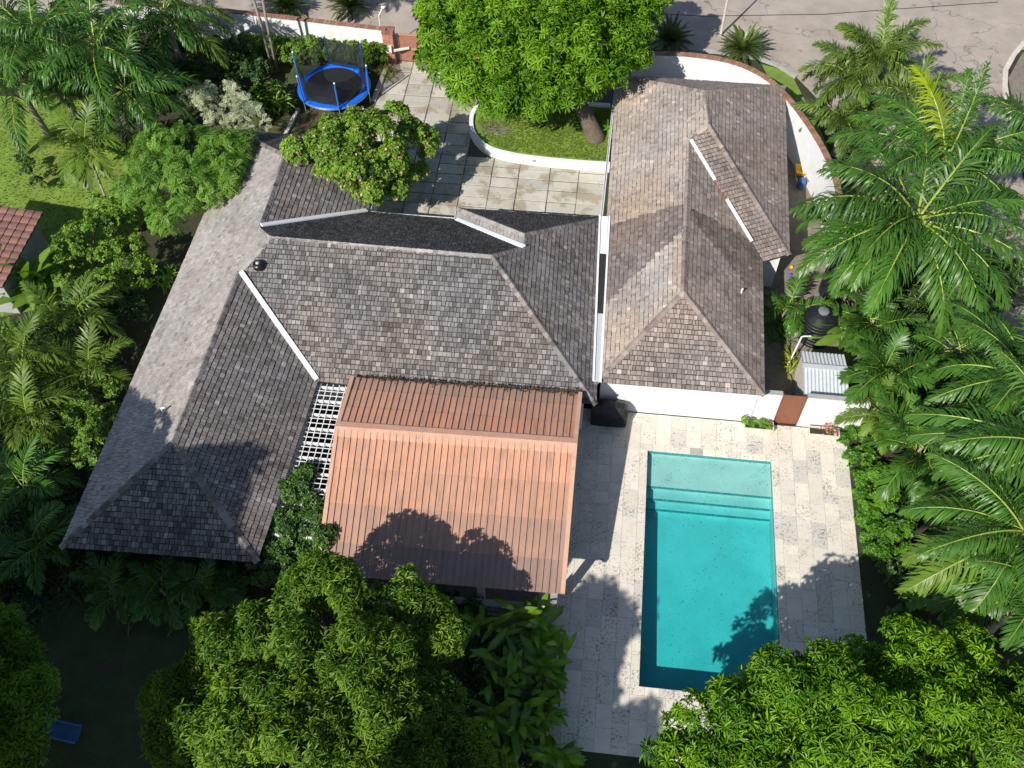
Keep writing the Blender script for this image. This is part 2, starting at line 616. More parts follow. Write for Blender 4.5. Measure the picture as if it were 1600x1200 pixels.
def crown_points(lobes, minor_r, gap, seed, low=-.25, shell=.8, dens=6.0, loose=.7):
    """Points and outward directions over clumps that cover each lobe; clump id for light and dark clumps."""
    r = np.random.default_rng(seed)
    mc, mr = [], []
    for c, rad in lobes:
        k = max(5, int(dens * rad * rad))
        for _ in range(k):
            d = r.normal(size=3)
            d /= np.linalg.norm(d)
            if d[2] < low:
                d[2] = -d[2] * .5
            q = r.uniform(minor_r * .65, minor_r * 1.3)
            mc.append(np.array(c) + d * np.array([rad, rad, rad * .8]) * r.uniform(.62, 1.05))
            mr.append(q)
    mc, mr = np.array(mc), np.array(mr)
    P, D, G = [], [], []
    lc = np.array([np.array(c) for c, _ in lobes])
    lr = np.array([q for _, q in lobes])
    for i in range(len(mc)):
        n = int(4 * math.pi * mr[i] ** 2 / (gap * gap))
        d = r.normal(size=(n, 3))
        d /= np.linalg.norm(d, axis=1, keepdims=True)
        p = mc[i] + d * mr[i] * r.uniform(loose, 1.1, (n, 1))
        ok = d[:, 2] > -.35
        dd = np.linalg.norm((p[:, None, :] - lc[None]) / np.array([1, 1, .85]), axis=2) / lr[None]
        ok &= dd.min(1) > shell * .82
        dm = np.linalg.norm(p[:, None, :] - mc[None], axis=2) / mr[None]
        dm[:, i] = 9
        ok &= dm.min(1) > .62
        P.append(p[ok])
        D.append(d[ok])
        G.append(np.full(ok.sum(), i))
    return np.concatenate(P), np.concatenate(D), np.concatenate(G), len(mc)


def foliage(name, lobes, m, templates, parent, minor_r=.6, gap=.27, seed=1, scale=1.0, base_tint=.5, upbias=.7, low=-.25, flowers=0, yellow=.02, dens=6.0, shell=.8, loose=.7):
    r = np.random.default_rng(seed + 500)
    P, D, G, ng = crown_points(lobes, minor_r, gap, seed, low, shell, dens, loose)
    gt = r.normal(0, .19, ng)
    D2 = D + np.array([0, 0, upbias])
    D2 += r.normal(0, .17, D2.shape)
    parts = []
    pick = r.integers(0, len(templates), len(P))
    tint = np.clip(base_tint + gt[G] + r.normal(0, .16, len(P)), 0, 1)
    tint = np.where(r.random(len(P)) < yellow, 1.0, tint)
    for k, (tv, tf, tt) in enumerate(templates):
        s = pick == k
        if not s.any():
            continue
        rot = frames(D2[s], r.uniform(0, 6.28, s.sum()))
        parts.append(scatter(tv, tf, rot, P[s], scale * r.uniform(.62, 1.28, s.sum()), tint[s], tt))
    v, f, t = join(parts)
    o0 = np.array(root_loc(parent)) if parent is not None else np.zeros(3)
    o = add_obj(name, np_mesh(name, v - o0, f, t, m), parent)
    if flowers:
        idx = r.choice(len(P), min(flowers, len(P)), replace=False)
        tv = np.array([[.0, 0, .02], [.07, 0, .05], [0, .07, .05], [-.07, 0, .05], [0, -.07, .05]])
        tf = np.array([[0, 1, 2], [0, 2, 3], [0, 3, 4], [0, 4, 1]])
        v, f, t = scatter(tv, tf, frames(D2[idx], r.uniform(0, 6, len(idx))), P[idx] + D[idx] * .1, r.uniform(.6, 1.1, len(idx)), r.random(len(idx)))
        c = np.stack([.5 + .12 * t, .17 + .14 * t, .18 + .12 * t, np.ones_like(t)], 1)
        fo = add_obj('blossom', np_mesh('blossom', v - o0, f, c, 'flower'), parent)
        fo['kind'] = 'stuff'
    return o


def limbs(parent, base, lobes, r0, m='bark', lean=.35):
    """Tapered trunk that forks to the lobes."""
    base = Vector(base)
    cen = sum((Vector(c) for c, _ in lobes), Vector()) / len(lobes)
    zmin = min(c[2] - q for c, q in lobes)
    fork = base.lerp(Vector((cen.x, cen.y, cen.z)), lean)
    fork.z = max(base.z + .8, min(zmin + .3, base.z + 2.6))
    mb = MB()
    mid = base.lerp(fork, .5) + Vector((.08, -.05, 0))
    mb.tube([base - Vector((0, 0, .1)), base + Vector((0, 0, .15)), mid, fork], [r0 * 1.5, r0 * 1.15, r0 * .95, r0 * .85], 12)
    mb.build('trunk', m, parent, smooth=True)
    mb = MB()
    for c, q in lobes:
        c = Vector(c)
        p1 = fork.lerp(c, .5) + Vector((0, 0, .25))
        mb.tube([fork - Vector((0, 0, .15)), p1, c + Vector((0, 0, q * .3))], [r0 * .45, r0 * .26, r0 * .07], 6)
    mb.build('branch', m, parent, smooth=True)


def px_lobes(rows):
    return [(tuple(at(x, y, z)), r) for x, y, z, r in rows]


# ------------------------------------------------------------------ ground, street, lawns
def sheet(name, poly, z, m, col=(1, 1, 1)):
    mb = MB()
    mb.add([(p[0], p[1], z) for p in poly], [tuple(range(len(poly)))], col)
    return tag(mb.build(name, m), kind='structure')


def grid_ground():
    n = 150
    xs = np.linspace(-150, 150, n)
    ys = np.linspace(-110, 190, n)
    mb = MB()
    pool = (-0.6, 6.2, -11.6, .6)
    # one sheet to the horizon with a hole for the pool
    X0, X1, Y0, Y1 = -600, 600, -400, 1200
    a, b, c, d = pool
    mb.add([(X0, Y0, -.03), (X1, Y0, -.03), (X1, Y1, -.03), (X0, Y1, -.03), (a, c, -.03), (b, c, -.03), (b, d, -.03), (a, d, -.03)],
           [(0, 1, 5, 4), (1, 2, 6, 5), (2, 3, 7, 6), (3, 0, 4, 7)])
    return tag(mb.build('ground', 'soil'), kind='structure')


grid_ground()
lawn_poly = [at(*p)[:2] for p in ((-160, 150), (120, 150), (215, 250), (240, 330), (120, 470), (-120, 520))]
sheet('lawn', lawn_poly, -.018, 'grass')
back_lawn = [at(*p)[:2] for p in ((230, 20), (610, 70), (590, 160), (460, 220), (330, 200), (220, 120))]
M['worn_shade_lawn'] = mat('worn_shade_darkened_lawn', (.06, .075, .02), .95, (1.1, .3), (20, .35), (40, .6, .03), stains=((.8, .48, .6, (.1, .065, .04), .7, None),))  # soil-brown worn grass, with its shade darkened into the colour
sheet('lawn', back_lawn, -.022, 'worn_shade_lawn')
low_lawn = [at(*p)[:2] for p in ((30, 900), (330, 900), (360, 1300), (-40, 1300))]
M['shade_lawn'] = mat('sparse_shade_darkened_lawn', (.035, .058, .014), .95, (1.1, .3), (20, .35), (40, .6, .03), stains=((.5, .5, .65, (.05, .035, .022), .7, None),))  # sparse grass; deep shade under the trees is put into this colour
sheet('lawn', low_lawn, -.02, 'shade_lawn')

# street beyond the walls, with kerbs
st = [(-60, 29.9), (-14.5, 29.9), (3.4, 29.9), (6.9, 29.1), (8.3, 27.8), (10.5, 24), (12.5, 19.5), (13.5, 14), (14.3, 3), (20.2, 3), (20.4, 25.5), (20.85, 29.2), (22.2, 31.9), (26, 33.5), (70, 35), (70, 70), (-60, 70)]
sheet('road', st, -.012, 'street')
verge = [at(*p)[:2] for p in ((1190, 100), (1235, 112), (1262, 165), (1285, 210), (1310, 270), (1280, 280), (1235, 190))]
sheet('verge', verge, -.006, 'grass')
sheet('entrance_apron', [(-17.0, 27.15), (-12.3, 27.3), (-12.0, 30.4), (-17.4, 30.4)], .0, 'street')


def kerb(label, pts, w=.22, h=.13):
    mb = MB()
    for a, b in zip(pts[:-1], pts[1:]):
        a, b = Vector((a[0], a[1], h)), Vector((b[0], b[1], h))
        t = (b - a).normalized() * .01
        mb.beam(a - t, b + t, w, h + .05)
    o = mb.build('kerb', 'grey_plaster', origin=(pts[0][0], pts[0][1], 0))
    return tag(o, kind='structure')


kerb('k', [(-60, 29.85), (-17.4, 29.9)])
kerb('k', [(-12.0, 29.95), (3.4, 29.85), (6.0, 29.45), (7.2, 28.8), (8.2, 27.8)])
M['kerb_pale'] = mat('pale_kerb', (.55, .5, .44), .9, (3, .12), (25, .1))
kb = MB()
kpts = [at(*p) for p in ((1600, 68), (1583, 88), (1570, 112), (1569, 135), (1573, 165), (1578, 190))]
for a, b in zip(kpts[:-1], kpts[1:]):
    kb.beam(Vector((a.x, a.y, .14)), Vector((b.x, b.y, .14)), .3, .2)
tag(kb.build('kerb', 'kerb_pale', origin=(kpts[2].x, kpts[2].y, 0)), kind='structure')
sheet('verge', [(20.6, 20), (21.1, 29), (22.4, 31.6), (26, 33.2), (60, 34), (60, 20)], .02, 'gravel')
# joint of the street slabs
jb = MB()
jp = [at(*p) for p in ((1010, 20), (1100, 25), (1290, 22), (1400, 14), (1560, 3))]
for a, b in zip(jp[:-1], jp[1:]):
    jb.beam(Vector((a.x, a.y, -.006)), Vector((b.x, b.y, -.006)), .07, .004)
tag(jb.build('road_joint', 'dark'), kind='structure')
# side yard between the wing and the curved wall
sheet('side_yard', [(4.6, 2.2), (12.5, 2.2), (11.5, 14), (10.0, 18.5), (8.0, 23.5), (4.6, 26)], -.008, 'gravel')

# ------------------------------------------------------------------ driveway slabs
def driveway():
    base = tag(MB().prism([(-17.2, 11.6), (-2.9, 11.6), (-2.9, 27.2), (-17.2, 27.2)], -.2, -.012).build('driveway', 'joint', origin=(-10, 19, 0)), kind='structure')
    r = random.Random(3)
    xs = [-17.1, -15.47, -13.89, -12.45, -10.95, -9.35, -7.82, -6.07, -4.44, -2.95]
    ys = [27.05, 25.95, 24.85, 23.78, 22.7, 21.6, 20.6, 19.6, 18.75, 18.0, 17.2, 16.4, 15.5, 14.7, 13.8, 12.9, 12.0]
    n = 0
    for i in range(len(xs) - 1):
        for j in range(len(ys) - 1):
            x0, x1, y1, y0 = xs[i], xs[i + 1], ys[j], ys[j + 1]
            cx, cy = (x0 + x1) / 2, (y0 + y1) / 2
            if cx > -11.6 and cy > 18.8:
                continue
            g = .024
            t = r.uniform(.82, 1.12)
            c = (.46 * t, .445 * t, .385 * t)
            j4 = [r.uniform(-.015, .015) for _ in range(4)]
            mb = MB()
            z = .012 + r.uniform(-.006, .008)
            x0 += g + j4[0]
            x1 -= g + j4[1]
            y0 += g + j4[2]
            y1 -= g + j4[3]
            b = .015
            mb.add([(x0, y0, -.05), (x1, y0, -.05), (x1, y1, -.05), (x0, y1, -.05), (x0, y0, z - b), (x1, y0, z - b), (x1, y1, z - b), (x0, y1, z - b),
                    (x0 + b, y0 + b, z), (x1 - b, y0 + b, z), (x1 - b, y1 - b, z), (x0 + b, y1 - b, z)],
                   [(0, 1, 5, 4), (1, 2, 6, 5), (2, 3, 7, 6), (3, 0, 4, 7), (4, 5, 9, 8), (5, 6, 10, 9), (6, 7, 11, 10), (7, 4, 8, 11), (8, 9, 10, 11)], c)
            o = mb.build('slab', 'concrete', base)
            n += 1


driveway()

# ------------------------------------------------------------------ pool and its deck
PC = [at(1008.5, 702), at(1206, 721.5), at(1223, 1097), at(1002, 1072.5)]     # far left, far right, near right, near left
PX0, PX1 = (PC[0].x + PC[3].x) / 2, (PC[1].x + PC[2].x) / 2
PY1, PY0 = (PC[0].y + PC[1].y) / 2, (PC[2].y + PC[3].y) / 2


def pool():
    shell = MB()
    d1, d2 = -.38, -1.35
    zs = [d1, d1 - .22, d1 - .44]
    ys = [PY1] + [at(1009, py, z).y for py, z in zip((761, 780, 796), zs)] + [PY0]
    x0, x1 = PX0, PX1
    prof = [(ys[0], -.0), (ys[0], zs[0]), (ys[1], zs[0]), (ys[1], zs[1]), (ys[2], zs[1]), (ys[2], zs[2]), (ys[3], zs[2]), (ys[3], -1.05), (ys[3] - 1.5, -1.08), (PY0, d2), (PY0, 0)]
    vs = [(x0, y, z) for y, z in prof] + [(x1, y, z) for y, z in prof]
    n = len(prof)
    fs = [(i, i + 1, n + i + 1, n + i) for i in range(n - 1)]
    fs += [tuple(range(n - 1, -1, -1)), tuple(range(n, 2 * n))]
    shell.add(vs, fs)
    p = tag(shell.build('swimming_pool', 'pool', origin=(PX0, PY1, 0)), kind='structure')
    # mosaic band at the water line, and on the nose of every step
    e = .006
    for a, b in (((x0 + .02, PY1 - e), (x1 - .02, PY1 - e)), ((x1 - e, PY1 - .02), (x1 - e, PY0 + .02)), ((x1 - .02, PY0 + e), (x0 + .02, PY0 + e)), ((x0 + e, PY0 + .02), (x0 + e, PY1 - .02))):
        mb = MB()
        mb.add([(a[0], a[1], -.005), (b[0], b[1], -.005), (b[0], b[1], -.27), (a[0], a[1], -.27)], [(0, 1, 2, 3)])
        mb.build('tile_band', 'pool_tile', p)
    for y, z in zip(ys[1:4], zs):
        mb = MB()
        mb.box((x0 + .01, y - .004, z - .05), (x1 - .01, y + .075, z + .006))
        mb.build('step_edge', 'pool_tile', p)
    wb = MB()
    wb.box((x0 - .03, PY0 - .03, -2.2), (x1 + .03, PY1 + .03, -.11))
    w = tag(wb.build('water', 'water', origin=(PX0, PY1, -.11)), kind='structure')
    return p


pool()


def deck():
    r = random.Random(11)
    DX0, DX1, DY0, DY1 = -5.4, 9.06, -13.62, 2.0
    base = MB()
    cw = .34
    ix0, ix1, iy0, iy1 = PX0 - .002, PX1 + .002, PY0 - .002, PY1 + .002
    for lo, hi in (((DX0, DY0), (ix0, DY1)), ((ix1, DY0), (DX1, DY1)), ((ix0, DY0), (ix1, iy0)), ((ix0, iy1), (ix1, DY1))):
        base.prism([(lo[0], lo[1]), (hi[0], lo[1]), (hi[0], hi[1]), (lo[0], hi[1])], -.25, -.014)
    M['grout'] = mat('pale_grout', (.4, .37, .33), .95, (5, .2), (40, .2))
    d = tag(base.build('pool_deck', 'grout', origin=(2, -5, 0)), kind='structure')

    def stone(x0, x1, y0, y1, name):
        g = .006
        t = r.gauss(1, .045)
        k = r.random()
        c = (.66 * t, .612 * t, .53 * t)
        pit = r.choice((.15, .4, .6, .9, 1.0))
        if k < .03:
            c = (.36, .345, .31)
            pit = 1.0
        elif k < .16:
            c = (.54 * t, .515 * t, .468 * t)
            pit = 1.0
        z = r.uniform(-.003, .003)
        mb = MB()
        b = .006
        x0 += g
        x1 -= g
        y0 += g
        y1 -= g
        mb.add([(x0, y0, -.04), (x1, y0, -.04), (x1, y1, -.04), (x0, y1, -.04), (x0, y0, z - b), (x1, y0, z - b), (x1, y1, z - b), (x0, y1, z - b),
                (x0 + b, y0 + b, z), (x1 - b, y0 + b, z), (x1 - b, y1 - b, z), (x0 + b, y1 - b, z)],
               [(0, 1, 5, 4), (1, 2, 6, 5), (2, 3, 7, 6), (3, 0, 4, 7), (4, 5, 9, 8), (5, 6, 10, 9), (6, 7, 11, 10), (7, 4, 8, 11), (8, 9, 10, 11)], c)
        mb.build(name, 'travertine', d, pit=pit)

    # coping round the water
    k = int((PY1 - PY0) / .62)
    for i in range(k):
        a = PY0 + (PY1 - PY0) * i / k
        b = PY0 + (PY1 - PY0) * (i + 1) / k
        stone(PX0 - cw, PX0 + .015, a, b, 'coping_stone')
        stone(PX1 - .015, PX1 + cw, a, b, 'coping_stone')
    k = 11
    for i in range(k):
        a = PX0 - cw + (PX1 - PX0 + 2 * cw) * i / k
        b = PX0 - cw + (PX1 - PX0 + 2 * cw) * (i + 1) / k
        stone(a, b, PY1 - .015, PY1 + cw, 'coping_stone')
        stone(a, b, PY0 - cw, PY0 + .015, 'coping_stone')
    cells = []

    def field(x0, x1, y0, y1, w):
        n = max(1, round((x1 - x0) / w))
        for i in range(n):
            a = x0 + (x1 - x0) * i / n
            b = x0 + (x1 - x0) * (i + 1) / n
            y = y0
            while y < y1 - .05:
                ln = r.choice((.46, .62, .93, .93, 1.2))
                e = min(y + ln, y1)
                if y1 - e < .3:
                    e = y1
                cells.append((a, b, y, e))
                y = e
    field(DX0 + 1.2, PX0 - cw, DY0, DY1, .68)
    field(PX1 + cw, DX1, DY0, DY1, .68)
    field(PX0 - cw, PX1 + cw, PY1 + cw, DY1, .7)
    field(PX0 - cw, PX1 + cw, DY0, PY0 - cw, .7)
    for cc in cells:
        stone(*cc, 'paver')
    # low step along the near edge
    return d


deck()

# ------------------------------------------------------------------ shingled roofs
ZL, ZLR, ZE, ZM, ZR, ZRF, ZRB = 2.96, 5.25, 2.79, 6.01, 2.78, 4.83, 5.27
H = dict(A=at(95, 855, ZL), B=at(402, 878, ZL), C=at(270, 690, ZLR), V1=at(375, 424, ZLR), V2=at(406, 355, ZLR), D=at(446, 242, ZLR),
         ML=at(424, 371, ZM), MR=at(769, 400, ZM), VE=at(496, 596, ZE), MF=at(931, 632, ZE), VB=at(574, 331, ZE), XP=at(713, 345, ZE),
         XQ=at(716, 326, ZE), MB=at(941, 341, ZE), RF=at(931, 597, ZR), RG=at(1194, 618, ZR), RA=at(1068, 456, ZRF), RV=at(1077, 218, ZRF),
         RI=at(1191, 408, ZR), RH=at(1233, 398, ZR), RK=at(1226, 135, ZR), R0=at(1107, 195, ZRB), R1=at(1102, 143, ZRB),
         PR=at(820, 367, 5.14), PV=at(818, 388, 5.14))
H['LBL'] = Vector((H['A'].x + .1, 16.2, ZL))          # far corners of the long wing
H['LBR'] = Vector((H['VB'].x + .05, 16.2, ZE + .05))
H['RBL'] = Vector((-2.78, 23.25, ZR))
H['F1'] = Vector((H['A'].x + .05, H['V1'].y, ZL))
H['F2'] = Vector((H['A'].x + .07, H['V2'].y, ZL))
H['RS'] = Vector((-2.72, H['RV'].y, ZR))


def plane_of(pts):
    X = np.array([list(p) for p in pts])
    c = X.mean(0)
    n = np.linalg.svd(X - c)[2][2]
    return Vector(c), Vector(n * np.sign(n[2]))


def clip(poly, a, b):
    """Keep what lies left of the line a->b (2-D)."""
    out = []
    n = len(poly)
    ex, ey = b[0] - a[0], b[1] - a[1]
    for i in range(n):
        p, q = poly[i], poly[(i + 1) % n]
        sp = ex * (p[1] - a[1]) - ey * (p[0] - a[0])
        sq = ex * (q[1] - a[1]) - ey * (q[0] - a[0])
        if sp >= 0:
            out.append(p)
        if (sp > 0) != (sq > 0) and abs(sp - sq) > 1e-12:
            t = sp / (sp - sq)
            out.append((p[0] + (q[0] - p[0]) * t, p[1] + (q[1] - p[1]) * t))
    return out


def lay(pts, eave, colour, seed, course=.225, wide=(.12, .25), plane=None):
    """Shingles on one convex slope: list of (verts, faces, colour, seen size)."""
    r = random.Random(seed)
    c, n = plane if plane else plane_of(pts)
    e0, e1 = (Vector(p) for p in eave)
    u = (e1 - e0)
    u = (u - n * u.dot(n)).normalized()
    v = n.cross(u)
    if v.z < 0:
        v = -v
    o = e0 - n * (e0 - c).dot(n)
    uv = [((Vector(p) - o).dot(u), (Vector(p) - o).dot(v)) for p in pts]
    area = sum(uv[i][0] * uv[(i + 1) % len(uv)][1] - uv[(i + 1) % len(uv)][0] * uv[i][1] for i in range(len(uv)))
    if area < 0:
        uv.reverse()
    umin, umax = min(p[0] for p in uv), max(p[0] for p in uv)
    vmin, vmax = min(p[1] for p in uv), max(p[1] for p in uv)
    res = []
    j0 = math.floor(vmin / course)
    for j in range(j0, math.ceil(vmax / course)):
        v0 = j * course
        x = umin - r.uniform(0, .3)
        while x < umax:
            w = r.uniform(*wide)
            jit = r.uniform(-.012, .012)
            g0, g1 = r.uniform(.006, .016), r.uniform(.022, .04)
            rect = [(x + g0, v0 + jit), (x + w - g0, v0 + jit), (x + w - g0, v0 + course - g1), (x + g0, v0 + course - g1)]
            x += w
            an = r.gauss(0, .022)
            mx, my = x - w / 2, v0 + course / 2
            pol = [(mx + (p[0] - mx) - an * (p[1] - my), my + (p[1] - my) + an * (p[0] - mx)) for p in rect]
            for i in range(len(uv)):
                pol = clip(pol, uv[i], uv[(i + 1) % len(uv)])
                if len(pol) < 3:
                    break
            if len(pol) < 3:
                continue
            ar = abs(sum(pol[i][0] * pol[(i + 1) % len(pol)][1] - pol[(i + 1) % len(pol)][0] * pol[i][1] for i in range(len(pol)))) / 2
            if ar < .002:
                continue
            lift = r.uniform(.04, .062)
            top = [o + u * p[0] + v * p[1] + n * (lift - (lift - .022) * min(1, max(0, (p[1] - v0) / course))) for p in pol]
            bot = [o + u * p[0] + v * p[1] - n * .004 for p in pol]
            m = len(pol)
            fs = [tuple(range(m))] + [(i, m + i, m + (i + 1) % m, (i + 1) % m) for i in range(m)]
            cen = o + u * (sum(p[0] for p in pol) / m) + v * (sum(p[1] for p in pol) / m)
            vw = Vector(CAM) - cen
            size = ar * max(0, n.dot(vw)) / vw.length ** 3
            res.append((top + bot, fs, colour(cen, r), size))
    return res


def shade(base, spread, warm=0.0, light=.07, patches=True):
    def f(p, r):
        k = min(1.5, max(.6, 1 + r.gauss(0, spread)))
        if patches:
            k *= 1 + .24 * noise.noise((p.x * .45, p.y * .45, p.z * .45)) + .12 * noise.noise((p.x * 1.7, p.y * 1.7, 3.1))
        if r.random() < light:
            k *= r.uniform(1.25, 1.55)
        elif r.random() < .05:
            k *= .75
        b = warm * (noise.noise((p.x * .4 + 9, p.y * .4, 1.7)) + .15)
        q = r.uniform(-.025, .025)
        return (base[0] * k * (1 + b + q), base[1] * k * (1 + .25 * b), base[2] * k * (1 - b * .7 - q))
    return f


def cap_run(a, b, n1, n2, parent, colour, r, step=.24, half=.15):
    """Folded cap shingles along a ridge or up a hip, each its own piece."""
    a, b = Vector(a), Vector(b)
    t = b - a
    ln = t.length
    t.normalize()
    k = max(1, int(ln / step))
    st = ln / k
    ds = []
    for n in (n1, n2):
        d = n.cross(t)
        d.normalize()
        ds.append(d)
    # point each flank away from the other plane
    if ds[0].dot(n2) > 0:
        ds[0] = -ds[0]
    if ds[1].dot(n1) > 0:
        ds[1] = -ds[1]
    up = (n1 + n2).normalized()
    for i in range(k):
        p0 = a + t * (st * i - .02)
        p1 = a + t * (st * (i + 1) + .04)
        h0, h1 = .085 + r.uniform(-.008, .01), .055
        w = half * r.uniform(.9, 1.1)
        mb = MB()
        L0, R0 = p0 + ds[0] * w + up * h0 * .75, p0 + ds[1] * w + up * h0 * .75
        L1, R1 = p1 + ds[0] * w + up * h1 * .75, p1 + ds[1] * w + up * h1 * .75
        C0, C1 = p0 + up * h0, p1 + up * h1
        dn = up * -.05
        vs = [L0, C0, R0, L1, C1, R1, L0 + dn, C0 + dn, R0 + dn, L1 + dn, R1 + dn]
        mb.add(vs, [(0, 1, 4, 3), (1, 2, 5, 4), (6, 7, 1, 0), (7, 8, 2, 1), (6, 0, 3, 9), (2, 8, 10, 5)], colour(p0, r))
        mb.build('ridge_cap', 'shingle', parent)


def roof_of(house, slopes, eave_drop, ridges, seed, singles=300):
    """slopes: (points, eave pair, colour, optional plane points). Underlay = the roof part; shingles are its pieces."""
    mb = MB()
    allsh = []
    for i, (pts, eave, colr, pp) in enumerate(slopes):
        c, n = plane_of(pp or pts)
        P = [Vector(p) for p in pts]
        mb.add([p - n * ((p - c).dot(n)) - n * .006 for p in P], [tuple(range(len(P)))])
        mb.add([p - n * ((p - c).dot(n)) - n * .09 for p in P], [tuple(range(len(P)))])
        allsh += lay(pts, eave, colr, seed + i, plane=(c, n))
    roof = mb.build('roof', 'underlay', house)
    order = sorted(range(len(allsh)), key=lambda i: -allsh[i][3])
    one = set(order[:singles])
    rest = MB()
    for i, (vs, fs, cc, sz) in enumerate(allsh):
        if i in one:
            MB().add(vs, fs, cc).build('shingle', 'shingle', roof)
        else:
            rest.add(vs, fs, cc)
    o = rest.build('shingle_field', 'shingle', roof)
    o['kind'] = 'stuff'
    r = random.Random(seed + 99)
    for a, b, p1, p2, colr in ridges:
        cap_run(a, b, plane_of(p1)[1], plane_of(p2)[1], roof, colr, r)
    return roof


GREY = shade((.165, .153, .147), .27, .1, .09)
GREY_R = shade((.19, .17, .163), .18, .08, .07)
PALE = shade((.33, .306, .288), .1, .05, .0)  # left slopes: sun-facing brightness painted in over the bleached tone
BLACK = shade((.06, .058, .06), .25, .05, .02)  # back slopes: their shade painted into the shingle colour, over black mould
TAN_L = shade((.37, .315, .278), .09, .12, .02)  # left slope of the wing, painted lighter as its sunlit side
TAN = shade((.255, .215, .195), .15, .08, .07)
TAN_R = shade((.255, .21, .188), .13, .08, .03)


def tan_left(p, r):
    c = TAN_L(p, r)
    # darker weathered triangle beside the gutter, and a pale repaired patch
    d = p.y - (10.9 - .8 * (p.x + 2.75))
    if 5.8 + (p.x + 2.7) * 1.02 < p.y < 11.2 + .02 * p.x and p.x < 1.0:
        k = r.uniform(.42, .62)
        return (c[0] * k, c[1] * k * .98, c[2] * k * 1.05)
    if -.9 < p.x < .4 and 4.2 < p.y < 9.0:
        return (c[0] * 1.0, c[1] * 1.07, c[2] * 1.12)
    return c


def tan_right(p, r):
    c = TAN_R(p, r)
    # darker patch below the step of the roof
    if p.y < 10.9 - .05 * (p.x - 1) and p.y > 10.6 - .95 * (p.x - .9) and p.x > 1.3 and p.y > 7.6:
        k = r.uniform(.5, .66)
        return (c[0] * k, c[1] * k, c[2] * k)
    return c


h = H
S_L1 = [h['A'], h['F1'], h['V1'], h['C']]
S_L2 = [h['F1'], h['F2'], h['V2'], h['ML'], h['V1']]
S_L3 = [h['F2'], h['LBL'], h['D'], h['V2']]
S_LP = [h['A'], h['C'], h['V1'], h['V2'], h['D'], h['ML']]
S_LF = [h['A'], h['B'], h['C']]
S_LR = [h['B'], h['VE'], h['V1'], h['C']]
S_LR2 = [h['VB'], h['LBR'], h['D'], h['V2']]
S_LB = [h['LBL'], h['LBR'], h['D']]
S_MF = [h['VE'], h['MF'], h['MR'], h['ML'], h['V1']]
S_MR = [h['MF'], h['MB'], h['PR'], h['PV'], h['MR']]
MFT = h['MF'].lerp(h['MB'], (h['PV'].y - h['MF'].y) / (h['MB'].y - h['MF'].y))
S_MR1 = [h['MF'], MFT, h['PV'], h['MR']]
S_MR2 = [MFT, h['MB'], h['PR'], h['PV']]
S_MB = [h['VB'], h['V2'], h['ML'], h['MR'], h['PV'], h['XP']]
S_PL = [h['XP'], h['XQ'], h['PR'], h['PV']]
S_PB = [h['XQ'], h['MB'], h['PR']]

house = thing('house', 'L-shaped house under a large grey shingle hip roof with white valley strips', 'house', (-12, 3, 0))
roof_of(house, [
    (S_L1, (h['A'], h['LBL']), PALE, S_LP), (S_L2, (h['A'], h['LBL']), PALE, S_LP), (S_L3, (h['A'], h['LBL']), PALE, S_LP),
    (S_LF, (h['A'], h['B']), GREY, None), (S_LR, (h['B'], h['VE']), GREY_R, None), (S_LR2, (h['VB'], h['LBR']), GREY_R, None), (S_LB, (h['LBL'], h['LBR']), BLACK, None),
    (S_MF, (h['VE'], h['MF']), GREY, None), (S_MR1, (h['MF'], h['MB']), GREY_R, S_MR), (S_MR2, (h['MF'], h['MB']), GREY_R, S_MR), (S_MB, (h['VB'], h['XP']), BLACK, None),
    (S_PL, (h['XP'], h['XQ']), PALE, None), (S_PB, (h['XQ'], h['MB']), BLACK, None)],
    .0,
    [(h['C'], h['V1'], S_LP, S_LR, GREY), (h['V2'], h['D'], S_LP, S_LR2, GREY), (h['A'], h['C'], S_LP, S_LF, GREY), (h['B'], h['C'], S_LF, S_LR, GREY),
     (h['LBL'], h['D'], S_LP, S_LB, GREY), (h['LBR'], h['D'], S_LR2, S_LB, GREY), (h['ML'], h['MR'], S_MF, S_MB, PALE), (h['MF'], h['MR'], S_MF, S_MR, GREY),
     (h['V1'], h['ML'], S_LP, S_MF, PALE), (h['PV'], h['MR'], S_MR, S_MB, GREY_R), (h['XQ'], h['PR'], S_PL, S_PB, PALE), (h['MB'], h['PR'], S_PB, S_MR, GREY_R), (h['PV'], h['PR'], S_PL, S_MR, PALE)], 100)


def valley(a, b, parent, w=.22, lift=.17):
    mb = MB()
    a, b = Vector(a), Vector(b)
    mb.beam(a + Vector((0, 0, lift)), b + Vector((0, 0, lift)), w, .07)
    return mb.build('valley_strip', 'strip_white', parent)


M['strip_white'] = mat('white_valley_strip', (.8, .81, .82), .5, (3, .05))
valley(h['VE'], h['V1'].lerp(h['VE'], .02), house)
valley(h['V2'].lerp(h['VB'], .02), h['VB'], house)
valley(h['XP'], h['PV'], house)


def gutter(a, b, parent, w=.12, name='gutter', out=None, drop=.06):
    a, b = Vector(a), Vector(b)
    t = (b - a).normalized()
    s = t.cross(Vector((0, 0, 1)))
    if out is not None and s.dot(Vector(out)) < 0:
        s = -s
    mb = MB()
    z = Vector((0, 0, -drop))
    mb.beam(a + s * .02 + z, b + s * .02 + z, .02, .13)
    mb.beam(a + s * w + z, b + s * w + z, .022, .12)
    mb.beam(a + s * w * .5 + z - Vector((0, 0, .11)), b + s * w * .5 + z - Vector((0, 0, .11)), w, .015)
    return mb.build(name, 'white_metal', parent)


gutter(h['VB'], h['XP'], house, out=(0, 1, 0))
gutter(h['XQ'], h['MB'], house, out=(0, 1, 0))
gutter(h['XP'], h['XQ'], house, out=(-1, 0, 0))
gutter(h['VB'], h['LBR'], house, out=(1, 0, 0))


